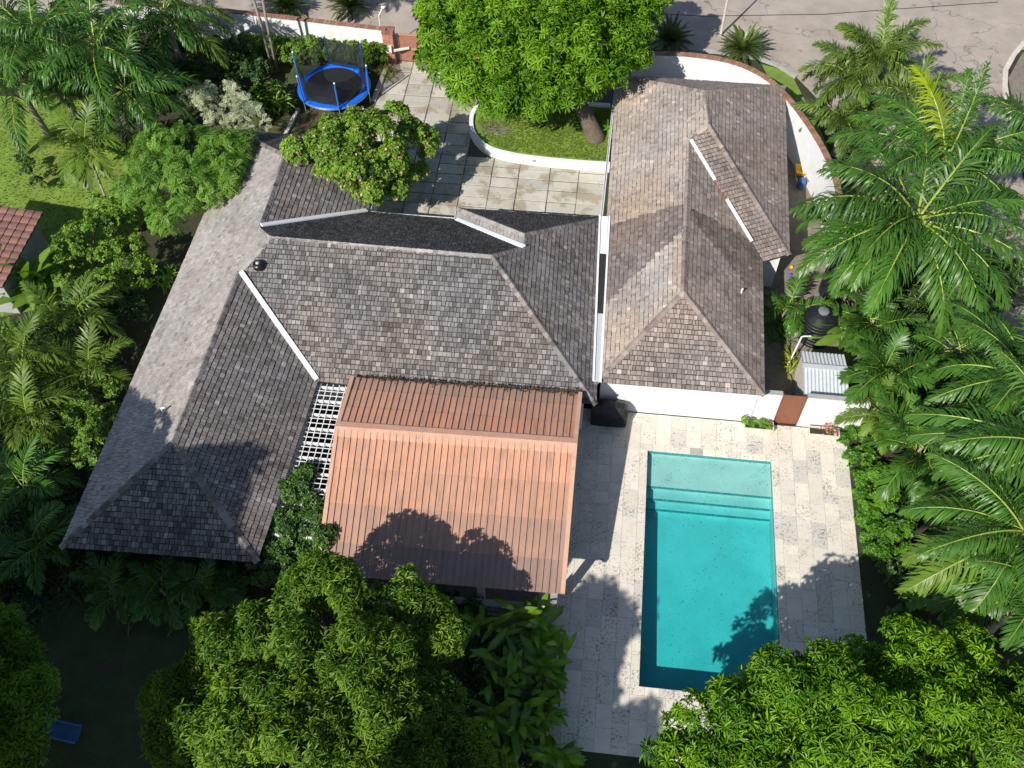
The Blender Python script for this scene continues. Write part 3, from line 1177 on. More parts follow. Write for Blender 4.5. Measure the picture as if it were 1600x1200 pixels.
def walls(parent, poly, z1, name='wall', m='plaster'):
    """Outer walls of a wing, one piece for each side."""
    n = len(poly)
    for i in range(n):
        a, b = Vector((*poly[i], 0)), Vector((*poly[(i + 1) % n], 0))
        t = (b - a).normalized() * (.1 if i % 2 == 0 else -.103)
        mb = MB()
        mb.beam(a - t + Vector((0, 0, z1)), b + t + Vector((0, 0, z1)), .2, z1)
        mb.build(name, m, parent)


walls(house, [(-22.8, -7.3), (-15.9, -7.3), (-15.9, .9), (-3.2, .9), (-3.2, 11.1), (-15.4, 11.1), (-15.4, 15.6), (-22.8, 15.6)], 2.62)


def window(parent, x0, x1, y, z0, z1, face):
    """Framed window in a wall that runs along x; face is the outward y sign."""
    mb = MB()
    f = .06
    for lo, hi in (((x0, z0), (x1, z0 + f)), ((x0, z1 - f), (x1, z1)), ((x0, z0 + f), (x0 + f, z1 - f)), ((x1 - f, z0 + f), (x1, z1 - f)), (((x0 + x1) / 2 - f / 2, z0 + f), ((x0 + x1) / 2 + f / 2, z1 - f))):
        ya, yb = sorted((y, y + face * .06))
        mb.box((lo[0], ya, lo[1]), (hi[0], yb, hi[1]))
    w = mb.build('window', 'white_metal', parent)
    pb = MB()
    ya, yb = sorted((y + face * .012, y + face * .025))
    pb.box((x0 + f * .8, ya, z0 + f * .8), (x1 - f * .8, yb, z1 - f * .8))
    pb.build('pane', 'glass_dark', w)


for xa in (-21.5, -18.6):
    window(house, xa, xa + 1.7, -7.405, .9, 2.1, -1)
for xa in (-13.8, -12.0, -8.5, -6.2):
    window(house, xa, xa + 1.3, 11.205, .9, 2.1, 1)
# round vent and white vent pipe stubs on the shingles
vp = at(403, 413, 5.62)
mb = MB()
mb.lathe(vp - Vector((0, 0, .2)), [(.24, 0), (.24, .22), (.2, .26), (.2, .3), (.13, .3), (.13, .22)], 18)
vent = mb.build('roof_vent', 'tank', house, smooth=False)
mb = MB()
mb.lathe(vp - Vector((0, 0, .2)), [(.11, .24), (.1, .32), (.04, .36)], 12)
mb.build('cap', 'steel', vent)
for px, py, z in ((375, 547, 4.3), (254, 643, 4.75)):
    q = at(px, py, z)
    mb = MB()
    mb.tube([q - Vector((0, 0, .3)), q + Vector((.02, .0, .25))], .045, 10)
    mb.tube([q + Vector((.02, 0, .22)), q + Vector((.16, .05, .26))], .04, 8)
    mb.build('vent_pipe', 'white_plastic', house)

# ---- the wing on the right
S_RL1 = [Vector((h['RF'].x, h['RF'].y, ZR)), h['RS'], h['RV'], h['RA']]
S_RL2 = [h['RS'], h['RBL'], h['R1'], h['R0'], h['RV']]
S_RLP = [h['RF'], h['RA'], h['RV'], h['R0'], h['R1'], h['RBL']]
S_RF = [h['RF'], h['RG'], h['RA']]
S_RR = [h['RG'], h['RI'], h['RV'], h['RA']]
S_RSF = [h['RI'], h['RH'], h['R0'], h['RV']]
S_RR2 = [h['RH'], h['RK'], h['R1'], h['R0']]
S_RB = [h['RK'], h['RBL'], h['R1']]
wing = thing('house_wing', 'long tan shingled wing with hipped roof beside the pool wall', 'house', (1.5, 12, 0))
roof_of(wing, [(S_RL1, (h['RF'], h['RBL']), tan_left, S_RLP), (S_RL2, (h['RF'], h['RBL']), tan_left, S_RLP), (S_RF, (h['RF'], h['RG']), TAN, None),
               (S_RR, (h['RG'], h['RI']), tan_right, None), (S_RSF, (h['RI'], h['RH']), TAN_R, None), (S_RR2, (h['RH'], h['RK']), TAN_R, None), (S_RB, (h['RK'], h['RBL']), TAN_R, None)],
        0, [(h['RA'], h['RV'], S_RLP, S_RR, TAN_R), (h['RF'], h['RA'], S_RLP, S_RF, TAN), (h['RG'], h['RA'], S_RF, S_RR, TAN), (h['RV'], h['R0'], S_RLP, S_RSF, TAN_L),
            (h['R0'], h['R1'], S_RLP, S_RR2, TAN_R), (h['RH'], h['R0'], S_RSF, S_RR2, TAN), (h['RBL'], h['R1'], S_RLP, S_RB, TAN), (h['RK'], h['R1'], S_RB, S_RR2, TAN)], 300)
va, vb_ = h['RV'].lerp(h['RI'], .02), h['RV'].lerp(h['RI'], .36)
valley(va, vb_, wing, .15)
vc, vd = h['RV'].lerp(h['RI'], .52), h['RV'].lerp(h['RI'], .86)
valley(vc, vd, wing, .15)
mb = MB()
mb.beam(vb_ + Vector((0, 0, .06)), vc + Vector((0, 0, .06)), .2, .05)
mb.build('rusty_valley_strip', 'rust', wing)
gutter(Vector((h['MB'].x + .03, 12.0, ZR)), h['RBL'] + Vector((.05, 0, 0)), wing, out=(-1, 0, 0))
walls(wing, [(-2.3, 2.15), (4.55, 2.15), (4.55, 10.6), (5.9, 10.6), (5.9, 22.6), (-2.3, 22.6)], 2.6)
q = at(1158, 457, 3.4)
mb = MB()
mb.tube([q - Vector((0, 0, .3)), q + Vector((.02, .0, .25))], .05, 10)
mb.build('vent_pipe', 'white_plastic', wing)

# broad box gutter where the two roofs meet
bg = thing('box_gutter', 'broad white metal gutter between the grey roof and the tan roof', 'gutter', (-2.75, 6, 2.6))
ga, gb = Vector((-2.84, 11.75, 2.97)), Vector((-2.6, 1.5, 2.97))
for k, (w0, off) in enumerate(((.09, -.2), (.09, .2))):
    mb = MB()
    mb.beam(ga + Vector((off * 1.2, 0, .04)), gb + Vector((off * .8, 0, .04)), w0, .12)
    mb.build('rim', 'strip_white', bg)
for a, b, m in ((0, .25, 'strip_white'), (.25, .62, 'dark'), (.62, 1, 'zinc')):  # painted floor: dark for the gap, grey zinc length for shadow
    mb = MB()
    mb.beam(ga.lerp(gb, a) + Vector((0, 0, -.02)), ga.lerp(gb, b) + Vector((0, 0, -.02)), .34, .04)
    mb.build('channel_floor', m, bg)

# ------------------------------------------------------------------ pavilion with the terracotta metal roof
def pavilion():
    zr, zf, zb = 3.95, 2.72, 3.3
    RL, RR = at(529, 668, zr), at(897, 694, zr)
    FR, FL = at(877, 928, zf), at(498, 897, zf)
    BR, BL = at(905, 614, zb), at(553, 589, zb)
    t = thing('terrace_pavilion', 'open terrace pavilion under a terracotta ribbed metal roof', 'pavilion', (-8.3, -3.5, 0))
    n = 36
    r = random.Random(5)

    def panel(a0, a1, b0, b1, up, c):
        """One sheet pan from the upper edge a0-a1 to the lower edge b0-b1 with a rib on its left."""
        mb = MB()
        w = (a1 - a0)
        prof = [(0, 0), (.02, .055), (.11, .055), (.14, 0), (1, 0)]
        up = up.normalized()
        vs = [a0 + w * s + up * hh for s, hh in prof] + [b0 + (b1 - b0) * s + up * hh for s, hh in prof]
        vs += [p - up * .012 for p in vs[5:10]]
        fs = [(i, 5 + i, 6 + i, 1 + i) for i in range(4)] + [(5 + i, 10 + i, 11 + i, 6 + i) for i in range(4)]
        mb.add(vs, fs, c)
        return mb.build('metal_panel', 'terracotta_metal', t)

    def lerp2(A, B, s):
        return A.lerp(B, s)
    nf = (RR - RL).cross(FL - RL)
    nf = nf if nf.z > 0 else -nf
    nb = (RR - RL).cross(BL - RL)
    nb = nb if nb.z > 0 else -nb
    rows = [0.02, .27, .52, .78, 1.0]
    for i in range(n):
        s0, s1 = i / n, (i + 1) / n
        T0, T1, B0, B1 = RL.lerp(RR, s0), RL.lerp(RR, s1), FL.lerp(FR, s0), FL.lerp(FR, s1)
        for j in range(4):
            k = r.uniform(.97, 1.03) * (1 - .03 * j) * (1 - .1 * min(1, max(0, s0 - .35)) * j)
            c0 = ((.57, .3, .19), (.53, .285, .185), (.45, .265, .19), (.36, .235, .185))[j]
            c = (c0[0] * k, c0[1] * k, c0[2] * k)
            lift = nf.normalized() * (.012 * (4 - j))
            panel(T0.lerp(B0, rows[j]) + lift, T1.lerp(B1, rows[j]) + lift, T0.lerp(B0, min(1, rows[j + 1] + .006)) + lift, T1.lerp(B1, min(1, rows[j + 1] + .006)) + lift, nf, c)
        C0, C1 = BL.lerp(BR, s0), BL.lerp(BR, s1)
        for j, (q0, q1) in enumerate(((0, .4), (.4, .75), (.75, 1.0))):
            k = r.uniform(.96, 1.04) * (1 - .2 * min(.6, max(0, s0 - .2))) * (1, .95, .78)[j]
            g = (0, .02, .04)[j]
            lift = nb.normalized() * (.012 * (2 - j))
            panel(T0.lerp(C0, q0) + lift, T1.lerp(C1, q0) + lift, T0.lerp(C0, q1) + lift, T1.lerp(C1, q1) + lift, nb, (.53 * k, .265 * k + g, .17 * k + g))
    # ridge cap and verge trims
    mb = MB()
    dx = (RR - RL).normalized() * .08
    u1 = (RL.lerp(FL, .07) - RL)
    u2 = (BL - RL).normalized() * .32
    lift = Vector((0, 0, .1))
    vs = [RL - dx + u1 + lift * .75, RL - dx + lift, RL - dx + u2 + lift * .75, RR + dx + u1 + lift * .75, RR + dx + lift, RR + dx + u2 + lift * .75]
    vs += [p - Vector((0, 0, .04)) for p in vs]
    mb.add(vs, [(0, 3, 4, 1), (1, 4, 5, 2), (0, 1, 7, 6), (1, 2, 8, 7), (3, 9, 10, 4), (4, 10, 11, 5), (0, 6, 9, 3), (2, 5, 11, 8)])
    mb.build('ridge_cap', 'terracotta_trim', t)
    for a, b in ((RL, FL), (RR, FR), (RL, BL), (RR, BR)):
        mb = MB()
        s = (a - Vector((-8.3, a.y, a.z))).normalized() * .05
        mb.beam(a + s + Vector((0, 0, .09)), b + s + Vector((0, 0, .09)), .17, .2)
        mb.build('verge_trim', 'terracotta_trim', t)
    # under-roof slab of rafters, posts, beams
    for i in range(10):
        s = (i + .5) / 10
        mb = MB()
        mb.beam(RL.lerp(RR, s) - Vector((0, 0, .05)), FL.lerp(FR, s) - Vector((0, 0, .05)), .08, .14)
        mb.build('rafter', 'gate_wood', t)
        mb = MB()
        mb.beam(RL.lerp(RR, s) - Vector((0, 0, .05)), BL.lerp(BR, s) - Vector((0, 0, .05)), .08, .14)
        mb.build('rafter', 'gate_wood', t)
    for s in (.06, .36, .66, .97):
        p = FL.lerp(FR, s) + Vector((0, .5, 0))
        mb = MB()
        mb.box((p.x - .14, p.y - .14, 0), (p.x + .14, p.y + .14, 2.72))
        mb.build('post', 'grey_plaster', t)
    mb = MB()
    mb.beam(FL.lerp(FR, .03) + Vector((0, .5, -.05)), FL.lerp(FR, .99) + Vector((0, .5, -.05)), .18, .22)
    mb.build('beam', 'grey_plaster', t)
    # parapet with a balustrade along the garden side
    p0, p1 = FL.lerp(FR, .0), FL.lerp(FR, .86)
    for z, w, hgt in ((1.05, .28, .12), (.5, .22, .5)):
        mb = MB()
        mb.beam(Vector((p0.x, p0.y + .1, z)), Vector((p1.x, p1.y + .1, z)), w, hgt)
        mb.build('parapet', 'grey_plaster', t)
    for i in range(60):
        q = p0.lerp(p1, (i + .5) / 60)
        mb = MB()
        mb.box((q.x - .02, q.y + .07, .48), (q.x + .02, q.y + .13, .95))
        mb.build('baluster', 'dark', t)
    mb = MB()
    mb.prism([(FL.x, FL.y + .2), (-4.3, FR.y + .3), (-4.3, .75), (BL.x, .75)], -.02, .02)
    mb.build('floor', 'floor_dark', t)
    # two small white lamps under the right verge
    for py in (612, 699):
        q = at(904 if py < 650 else 898, py + 3, 2.75)
        mb = MB()
        mb.lathe(q, [(.02, .12), (.09, .1), (.11, 0), (.08, -.03)], 12)
        mb.build('lamp', 'white_plastic', t)
    return t


pavilion()

# ------------------------------------------------------------------ white pergola lattice
def pergola():
    t = thing('pergola', 'white lattice pergola between the long grey wing and the terracotta roof', 'pergola', (-14.3, -3, 0))
    z = 2.62
    x0, x1 = -15.25, -13.25
    ys = [0.15 - .735 * i for i in range(11)]
    for y in ys:
        mb = MB()
        mb.beam((x0, y, z), (x1 + .2, y, z), .085, .16)
        mb.build('rafter', 'white_metal', t)
    for k in range(8):
        x = x0 + .1 + k * .28
        mb = MB()
        mb.beam((x, .3, z + .035), (x, ys[-1] - .1, z + .035), .032, .035)
        mb.build('batten', 'white_metal', t)
    for y in ys[:-1]:
        for q in (.25, .49):
            mb = MB()
            mb.beam((x0, y - q, z + .066), (x1 + .1, y - q, z + .066), .028, .03)
            mb.build('cross_batten', 'white_metal', t)
    for y in (-.4, -3.6, -6.9):
        mb = MB()
        mb.box((x1 - .12, y - .06, 0), (x1, y + .06, z - .16))
        mb.build('post', 'white_metal', t)
    return t


pergola()

# ------------------------------------------------------------------ pool wall, gates, garden walls
def wall_run(name, label, pts, h1, thick, m='plaster', cap=None):
    """Free-standing wall along a plan line; returns the thing."""
    t = thing(name, label, 'wall', (pts[len(pts) // 2][0], pts[len(pts) // 2][1], 0))
    mb = MB()
    n = len(pts)
    L, Rr = [], []
    for i in range(n):
        a = Vector(pts[max(0, i - 1)])
        b = Vector(pts[min(n - 1, i + 1)])
        d = (b - a).normalized()
        s = Vector((-d.y, d.x)) * thick / 2
        L.append(Vector(pts[i]) + s)
        Rr.append(Vector(pts[i]) - s)
    vs = []
    for i in range(n):
        vs += [(L[i].x, L[i].y, -.05), (Rr[i].x, Rr[i].y, -.05), (Rr[i].x, Rr[i].y, h1), (L[i].x, L[i].y, h1)]
    fs = [(0, 1, 2, 3), (4 * n - 1, 4 * n - 2, 4 * n - 3, 4 * n - 4)]
    for i in range(n - 1):
        k = 4 * i
        fs += [(k + j, k + 4 + j, k + 4 + (j + 1) % 4, k + (j + 1) % 4) for j in range(4)]
    mb.add(vs, fs)
    mb.build('wall_body', m, t)
    return t


def smooth_line(pts, step):
    """Points spaced by step along a Catmull-Rom line through pts."""
    P = [Vector((p[0], p[1])) for p in pts]
    dense = []
    for i in range(len(P) - 1):
        p0, p1, p2, p3 = P[max(0, i - 1)], P[i], P[i + 1], P[min(len(P) - 1, i + 2)]
        for k in range(24):
            t = k / 24
            dense.append(.5 * ((2 * p1) + (p2 - p0) * t + (2 * p0 - 5 * p1 + 4 * p2 - p3) * t * t + (3 * p1 - p0 - 3 * p2 + p3) * t ** 3))
    dense.append(P[-1])
    out = [dense[0]]
    acc = 0
    for a, b in zip(dense[:-1], dense[1:]):
        d = (b - a).length
        while d > 1e-9 and acc + d >= step:
            f = (step - acc) / d
            a = a.lerp(b, f)
            out.append(a.copy())
            d = (b - a).length
            acc = 0
        acc += d
    return out


def coping_bricks(t, line, z, deep, r, h=.075, out=.0):
    """A brick-on-edge coping: each brick laid across the wall."""
    for a, b in zip(line[:-1], line[1:]):
        d = (b - a).normalized()
        s = Vector((-d.y, d.x))
        k = r.uniform(.75, 1.25)
        col = (.26 * k, .135 * k * r.uniform(.9, 1.15), .095 * k)
        hw = deep / 2 + r.uniform(-.01, .012)
        g = (b - a).length * .47
        m = (a + b) / 2
        zz = z + r.uniform(0, .012)
        mb = MB()
        c = [m - d * g - s * hw, m + d * g - s * hw, m + d * g + s * hw, m - d * g + s * hw]
        mb.prism([(p.x, p.y) for p in c], z - .02, zz + h, col)
        mb.build('brick', 'brick', t)


def two(v):
    return Vector((v.x, v.y))


def garden_walls():
    r = random.Random(21)
    # low white wall right of the wing beside the pool
    for nm, xa, xb, lab in (('garden_wall', 4.68, 5.72, 'short white wall between the tan wing and the brown door'), ('garden_wall', 6.82, 9.6, 'white wall right of the brown pool door')):
        w = wall_run(nm, lab, [Vector((xa, 2.16)), Vector(((xa + xb) / 2, 2.16)), Vector((xb, 2.16))], 2.28, .2)
        mb = MB()
        mb.box((xa + .003, 2.05, 2.28), (xb - .003, 2.27, 2.33))
        mb.build('wall_cap', 'grey_plaster', w)
    g = thing('wooden_door', 'brown slatted timber door in the white wall by the pool', 'door', (6.27, 2.12, 0))
    for i in range(15):
        z0 = .04 + i * .148
        mb = MB()
        mb.box((5.76, 2.1, z0), (6.78, 2.14, z0 + .142))
        mb.build('plank', 'gate_wood', g)
    for x in (5.735, 6.785):
        mb = MB()
        mb.box((x - .03, 2.06, 0), (x + .03, 2.2, 2.29))
        mb.build('door_post', 'gate_wood', g)
    # boundary wall to the street, left of the drive
    pl = [two(at(180, 4, 2)), two(at(300, 12, 2)), two(at(450, 28, 2)), two(at(603, 46, 2))]
    line = smooth_line(pl, .24)
    w = wall_run('boundary_wall', 'white street wall with red brick coping behind the hedge', line[::4] + [line[-1]], 2.0, .2)
    coping_bricks(w, line, 2.0, .3, r)
    # curved boundary wall behind the wing
    zc = 2.9
    pr = [two(at(*p, zc)) for p in ((985, 84), (1030, 84), (1075, 86), (1120, 92), (1160, 103), (1195, 121), (1220, 142), (1246, 172), (1275, 214), (1298, 258), (1309, 295), (1316, 345), (1322, 400))]
    line = smooth_line(pr, .21)
    w = wall_run('boundary_wall', 'tall curved white wall with red brick coping behind the tan wing', line[::2] + [line[-1]], zc, .2)
    coping_bricks(w, line, zc, .3, r)
    # brick pillar, timber gate and its white motor
    pc = at(612, 98, 0)
    p = thing('gate_pillar', 'red brick pillar at the driveway gate', 'pillar', (pc.x, pc.y + .1, 0))
    mb = MB()
    mb.box((pc.x - .3, pc.y - .2, 0), (pc.x + .3, pc.y + .4, 2.18))
    mb.build('core', 'grey_plaster', p)
    nz = 26
    for k in range(nz):
        z0 = .02 + k * .085
        off = .13 if k % 2 else 0
        for side in range(2):
            for i in range(3):
                cc = r.uniform(.8, 1.2)
                col = (.42 * cc, .2 * cc, .13 * cc)
                mb = MB()
                if side == 0:
                    x0 = pc.x - .325 + i * .22
                    mb.box((x0, pc.y - .235, z0), (x0 + .205, pc.y - .198, z0 + .072), col)
                else:
                    y0 = pc.y - .2 + i * .205
                    mb.box((pc.x + .298, y0, z0), (pc.x + .335, y0 + .19, z0 + .072), col)
                mb.build('brick', 'brick', p)
    for i in range(3):
        for j in range(3):
            mb = MB()
            x0, y0 = pc.x - .36 + i * .245, pc.y - .25 + j * .24
            cc = r.uniform(.55, 1.0)
            mb.box((x0, y0, 2.19), (x0 + .23, y0 + .225, 2.19 + r.uniform(.08, .16)), (.3 * cc, .14 * cc, .1 * cc))
            mb.build('brick', 'brick', p)
    ga, gb = at(622, 97, 0), at(760, 105, 0)
    gt = thing('driveway_gate', 'brown timber double gate closing the driveway', 'gate', ((ga.x + gb.x) / 2, ga.y, 0))
    y = ga.y + .12
    x0, x1 = ga.x + .08, gb.x
    hg = 1.95
    for i in range(20):
        z0 = .06 + i * hg / 20
        mb = MB()
        mb.box((x0, y, z0), (x1, y + .03, z0 + hg / 20 - .012))
        mb.build('plank', 'gate_wood2', gt)
    for a, b in (((x0, .05), (x0 + .1, hg + .05)), ((x0 + 1.42, .05), (x0 + 1.55, hg + .05)), ((x1 - .1, .05), (x1, hg + .05)), ((x0 + .1, hg - .03), (x0 + 1.42, hg + .05)), ((x0 + .1, .92), (x0 + 1.42, 1.0)), ((x0 + 1.55, .92), (x1 - .1, 1.0)), ((x0 + 1.55, hg - .03), (x1 - .1, hg + .05))):
        mb = MB()
        mb.box((a[0], y - .06, a[1]), (b[0], y - .003, b[1]))
        mb.build('gate_frame', 'gate_frame', gt)
    mo = thing('gate_motor', 'white gate opener box and arm on the brick pillar', 'gate motor', (pc.x + .1, pc.y - .3, 1.0))
    mb = MB()
    mb.box((pc.x - .16, pc.y - .42, 1.0), (pc.x + .2, pc.y - .24, 1.45))
    mb.build('motor_box', 'white_plastic', mo)
    mb = MB()
    mb.beam((pc.x + .32, pc.y - .3, 1.18), (pc.x + 1.2, y - .14, 1.16), .11, .11)
    mb.build('arm', 'white_plastic', mo)
    lp = at(594, 40, 2.0)
    lt = thing('wall_lamp', 'thin white bent lamp pole above the street wall', 'lamp', (lp.x, lp.y, 2.0))
    mb = MB()
    mb.tube([lp, lp + Vector((0, 0, .7)), lp + Vector((.3, .1, 1.25))], .035, 8)
    mb.build('pole', 'white_metal', lt)
    mb = MB()
    mb.lathe(lp + Vector((.32, .1, 1.22)), [(.05, .1), (.13, .06), (.13, 0), (.04, -.03)], 12)
    mb.build('lamp_head', 'white_metal', lt)


garden_walls()


def lawn_island():
    """Raised lawn bed with its low white wall round the mango tree."""
    outer = [(-2.75, 18.35), (-4.6, 18.35), (-6.5, 18.42), (-8.3, 18.6), (-9.8, 19.1), (-10.75, 20.2), (-11.05, 21.4), (-10.95, 22.3), (-10.5, 23.0), (-9.4, 23.35), (-6.8, 23.4), (-2.75, 23.45)]
    line = smooth_line(outer, .3)
    w = wall_run('planter_wall', 'low curved white wall round the raised mango lawn', line, .55, .24)
    # small step lights set in the face
    for px in (868, 881, 944):
        pass
    for x in (-7.05, -5.2, -3.35):
        mb = MB()
        mb.box((x - .09, 18.255, .36), (x + .09, 18.31, .45))
        mb.build('step_light', 'steel', w)
    inn = [(p.x * .985 - .11, p.y + (.1 if p.y < 21 else -.1)) for p in line[::3]]
    inn = [(max(-10.9, p[0]), p[1]) for p in inn]
    sheet('raised_lawn', inn + [(-2.75, 23.3)], .4, 'grass')
    # bare patch
    sheet('bare_soil', [(-10.5, 20.9), (-9.9, 20.25), (-9.0, 20.2), (-8.4, 20.6), (-8.8, 21.2), (-9.8, 21.4)], .404, 'gravel')


lawn_island()

# concrete edging strips near the trampoline
eb = thing('garden_edging', 'pale concrete kerb strips framing the trampoline lawn', 'edging', (-17.2, 24.6, 0))
for a, b in (((603, 106), (583, 156)), ((466, 168), (445, 210)), ((445, 212), (470, 214))):
    mb = MB()
    A, B = at(*a, .16), at(*b, .16)
    mb.beam(A, B, .26 if a[0] > 500 else .2, .2)
    mb.build('strip', 'kerb_pale', eb)


def trampoline():
    c = at(522, 134, .88)
    t = thing('trampoline', 'round black trampoline with blue pad and safety net poles', 'trampoline', (c.x, c.y, 0))
    R0, R1 = 1.72, 2.2
    n = 48
    mb = MB()
    mb.lathe((c.x, c.y, .86), [(R0 + .05, 0)], n)
    vs = [(c.x + (R0 + .1) * math.cos(2 * math.pi * k / n), c.y + (R0 + .1) * math.sin(2 * math.pi * k / n), .87) for k in range(n)]
    mb = MB()
    mb.add(vs, [tuple(range(n))])
    mb.build('jumping_mat', 'mat_black', t)
    seg = 6
    for s in range(seg):
        mb = MB()
        m = 10
        for k in range(m):
            a0 = 2 * math.pi * (s + k / m) / seg + .01
            a1 = 2 * math.pi * (s + (k + 1) / m) / seg + (.01 if k < m - 1 else -.01)
            pts = []
            for a in (a0, a1):
                cs, sn = math.cos(a), math.sin(a)
                pts += [(c.x + R0 * cs, c.y + R0 * sn, .89), (c.x + (R0 + .1) * cs, c.y + (R0 + .1) * sn, .93), (c.x + (R1 - .06) * cs, c.y + (R1 - .06) * sn, .92), (c.x + R1 * cs, c.y + R1 * sn, .84)]
            mb.add(pts, [(0, 4, 5, 1), (1, 5, 6, 2), (2, 6, 7, 3)])
        mb.build('safety_pad', 'blue_pad', t)
    poles = []
    for k in range(6):
        a = math.radians(-70 + 60 * k)
        p = Vector((c.x + (R1 + .03) * math.cos(a), c.y + (R1 + .03) * math.sin(a), 0))
        tp = Vector((c.x + (R1 + .12) * math.cos(a), c.y + (R1 + .12) * math.sin(a), 2.75))
        poles.append((p, tp))
        mb = MB()
        mb.tube([p, p + Vector((0, 0, .84))], .03, 8)
        mb.build('leg', 'steel', t)
        mb = MB()
        mb.tube([p + Vector((0, 0, .84)), tp], .05, 10)
        q = mb.build('pole', 'blue_pole' if k % 2 else 'blue_pole', t)
        mb = MB()
        mb.lathe(tp, [(.05, 0), (.055, .05), (.02, .09)], 10)
        mb.build('pole_cap', 'white_plastic', q)
    mb = MB()
    ring = []
    for k in range(n):
        a = 2 * math.pi * k / n
        ring.append(Vector((c.x + (R1 - .04) * math.cos(a), c.y + (R1 - .04) * math.sin(a), .82)))
    mb.tube(ring + [ring[0]], .04, 6, cap=False)
    mb.build('frame_ring', 'steel', t)
    # net hangs between the poles, sagging
    mb = MB()
    for k in range(6):
        (p, tp), (p2, tp2) = poles[k], poles[(k + 1) % 6]
        m = 8
        rows = []
        for zi in range(5):
            row = []
            for i in range(m + 1):
                s = i / m
                top = tp.lerp(tp2, s)
                bot = Vector((p.x, p.y, .95)).lerp(Vector((p2.x, p2.y, .95)), s)
                q = bot.lerp(top, zi / 4)
                sag = math.sin(math.pi * s) * .28 * (zi / 4)
                cen = Vector((c.x, c.y, q.z))
                q = q.lerp(cen, .06 + .12 * math.sin(math.pi * s) * math.sin(math.pi * zi / 4 + .3))
                q.z -= sag
                row.append(q)
            rows.append(row)
        for zi in range(4):
            for i in range(m):
                mb.add([rows[zi][i], rows[zi][i + 1], rows[zi + 1][i + 1], rows[zi + 1][i]], [(0, 1, 2, 3)])
    mb.build('safety_net', 'net', t)


trampoline()

# ------------------------------------------------------------------ grill, planters, side-yard things
def grill():
    p = Vector((-1.9, 1.5, 0))
    t = thing('covered_grill', 'barbecue grill under a black cover against the white wall', 'grill', p)
    mb = MB()
    prof = [(-.42, 0), (-.43, .75), (-.36, .98), (-.14, 1.2), (.16, 1.22), (.36, 1.05), (.41, .7), (.4, 0)]
    xs = [(-.82, .92), (-.74, 1.0), (-.3, 1.04), (.3, 1.04), (.7, .98), (.84, .85)]
    vs, fs = [], []
    for x, s in xs:
        for y, z in prof:
            vs.append(p + Vector((x + .02 * math.sin(9 * z), y * s, max(.02, z * (s if z > .5 else 1)))))
    n = len(prof)
    for i in range(len(xs) - 1):
        for k in range(n - 1):
            fs.append((i * n + k, (i + 1) * n + k, (i + 1) * n + k + 1, i * n + k + 1))
    fs += [tuple(range(n)), tuple(range((len(xs) - 1) * n + n - 1, (len(xs) - 1) * n - 1, -1))]
    mb.add(vs, fs)
    mb.build('cover', 'black_cover', t, smooth=False)
    mb = MB()
    mb.beam(p + Vector((-.6, -.45, .78)), p + Vector((.6, -.45, .78)), .03, .05)
    mb.build('cover_strap', 'tank', t)
    return t


grill()


def planter(loc, w, rz, name_label):
    t = thing('planter_box', name_label, 'planter', loc)
    R = Matrix.Translation(Vector(loc)) @ Matrix.Rotation(rz, 4, 'Z')
    mb = MB()
    hw, hd, hh, th, k = w / 2, .24, .42, .05, .88
    o0 = [(-hw * k, -hd * k), (hw * k, -hd * k), (hw * k, hd * k), (-hw * k, hd * k)]
    o1 = [(-hw, -hd), (hw, -hd), (hw, hd), (-hw, hd)]
    i1 = [(-hw + th, -hd + th), (hw - th, -hd + th), (hw - th, hd - th), (-hw + th, hd - th)]
    vs = [R @ Vector((x, y, .01)) for x, y in o0] + [R @ Vector((x, y, hh)) for x, y in o1] + [R @ Vector((x, y, hh)) for x, y in i1] + [R @ Vector((x, y, hh - .12)) for x, y in i1]
    fs = []
    for a in (0, 4, 8):
        for i in range(4):
            j = (i + 1) % 4
            fs.append((a + i, a + j, a + 4 + j, a + 4 + i))
    fs.append((0, 3, 2, 1))
    mb.add(vs, fs)
    mb.build('box', 'planter', t)
    mb = MB()
    mb.add([R @ Vector((x, y, hh - .09)) for x, y in i1], [(0, 1, 2, 3)])
    mb.build('soil', 'soil', t)
    return t


pa, pb = at(1180, 672, .0), at(1282, 684, 0)
pa.y, pb.y = 1.62, 1.55
planter((5.0, 1.62, 0), 1.35, 0, 'weathered stone planter box left of the brown pool door')
planter((7.95, 1.6, 0), 1.4, 0, 'weathered stone planter box right of the brown pool door')


def bush_thing(name, label, cat, lobes, m, templates, base=None, trunk=.06, group=None, **kw):
    cen = sum((Vector(c) for c, _ in lobes), Vector()) / len(lobes)
    b = Vector(base) if base is not None else Vector((cen.x, cen.y, 0))
    t = thing(name, label, cat, b, group)
    foliage('crown', lobes, m, templates, t, **kw)
    if trunk:
        limbs(t, b, lobes, trunk)
    return t


bush_thing('potted_plant', 'bushy green herb spilling from the left planter', 'plant', [((4.7, 1.68, .46), .17), ((5.1, 1.68, .45), .16), ((4.38, 1.66, .62), .16), ((5.4, 1.68, .44), .12)], 'bush', TUFTS, (4.8, 1.62, .3), 0, minor_r=.11, gap=.09, scale=.55, seed=3, dens=120)
bush_thing('potted_plant', 'orange and green bedding plant in the right planter', 'plant', [((8.0, 1.66, .45), .14), ((8.35, 1.66, .46), .16)], 'yellowgrass', TUFTS, (8.1, 1.6, .3), 0, minor_r=.1, gap=.1, scale=.45, seed=4, dens=120, flowers=30)


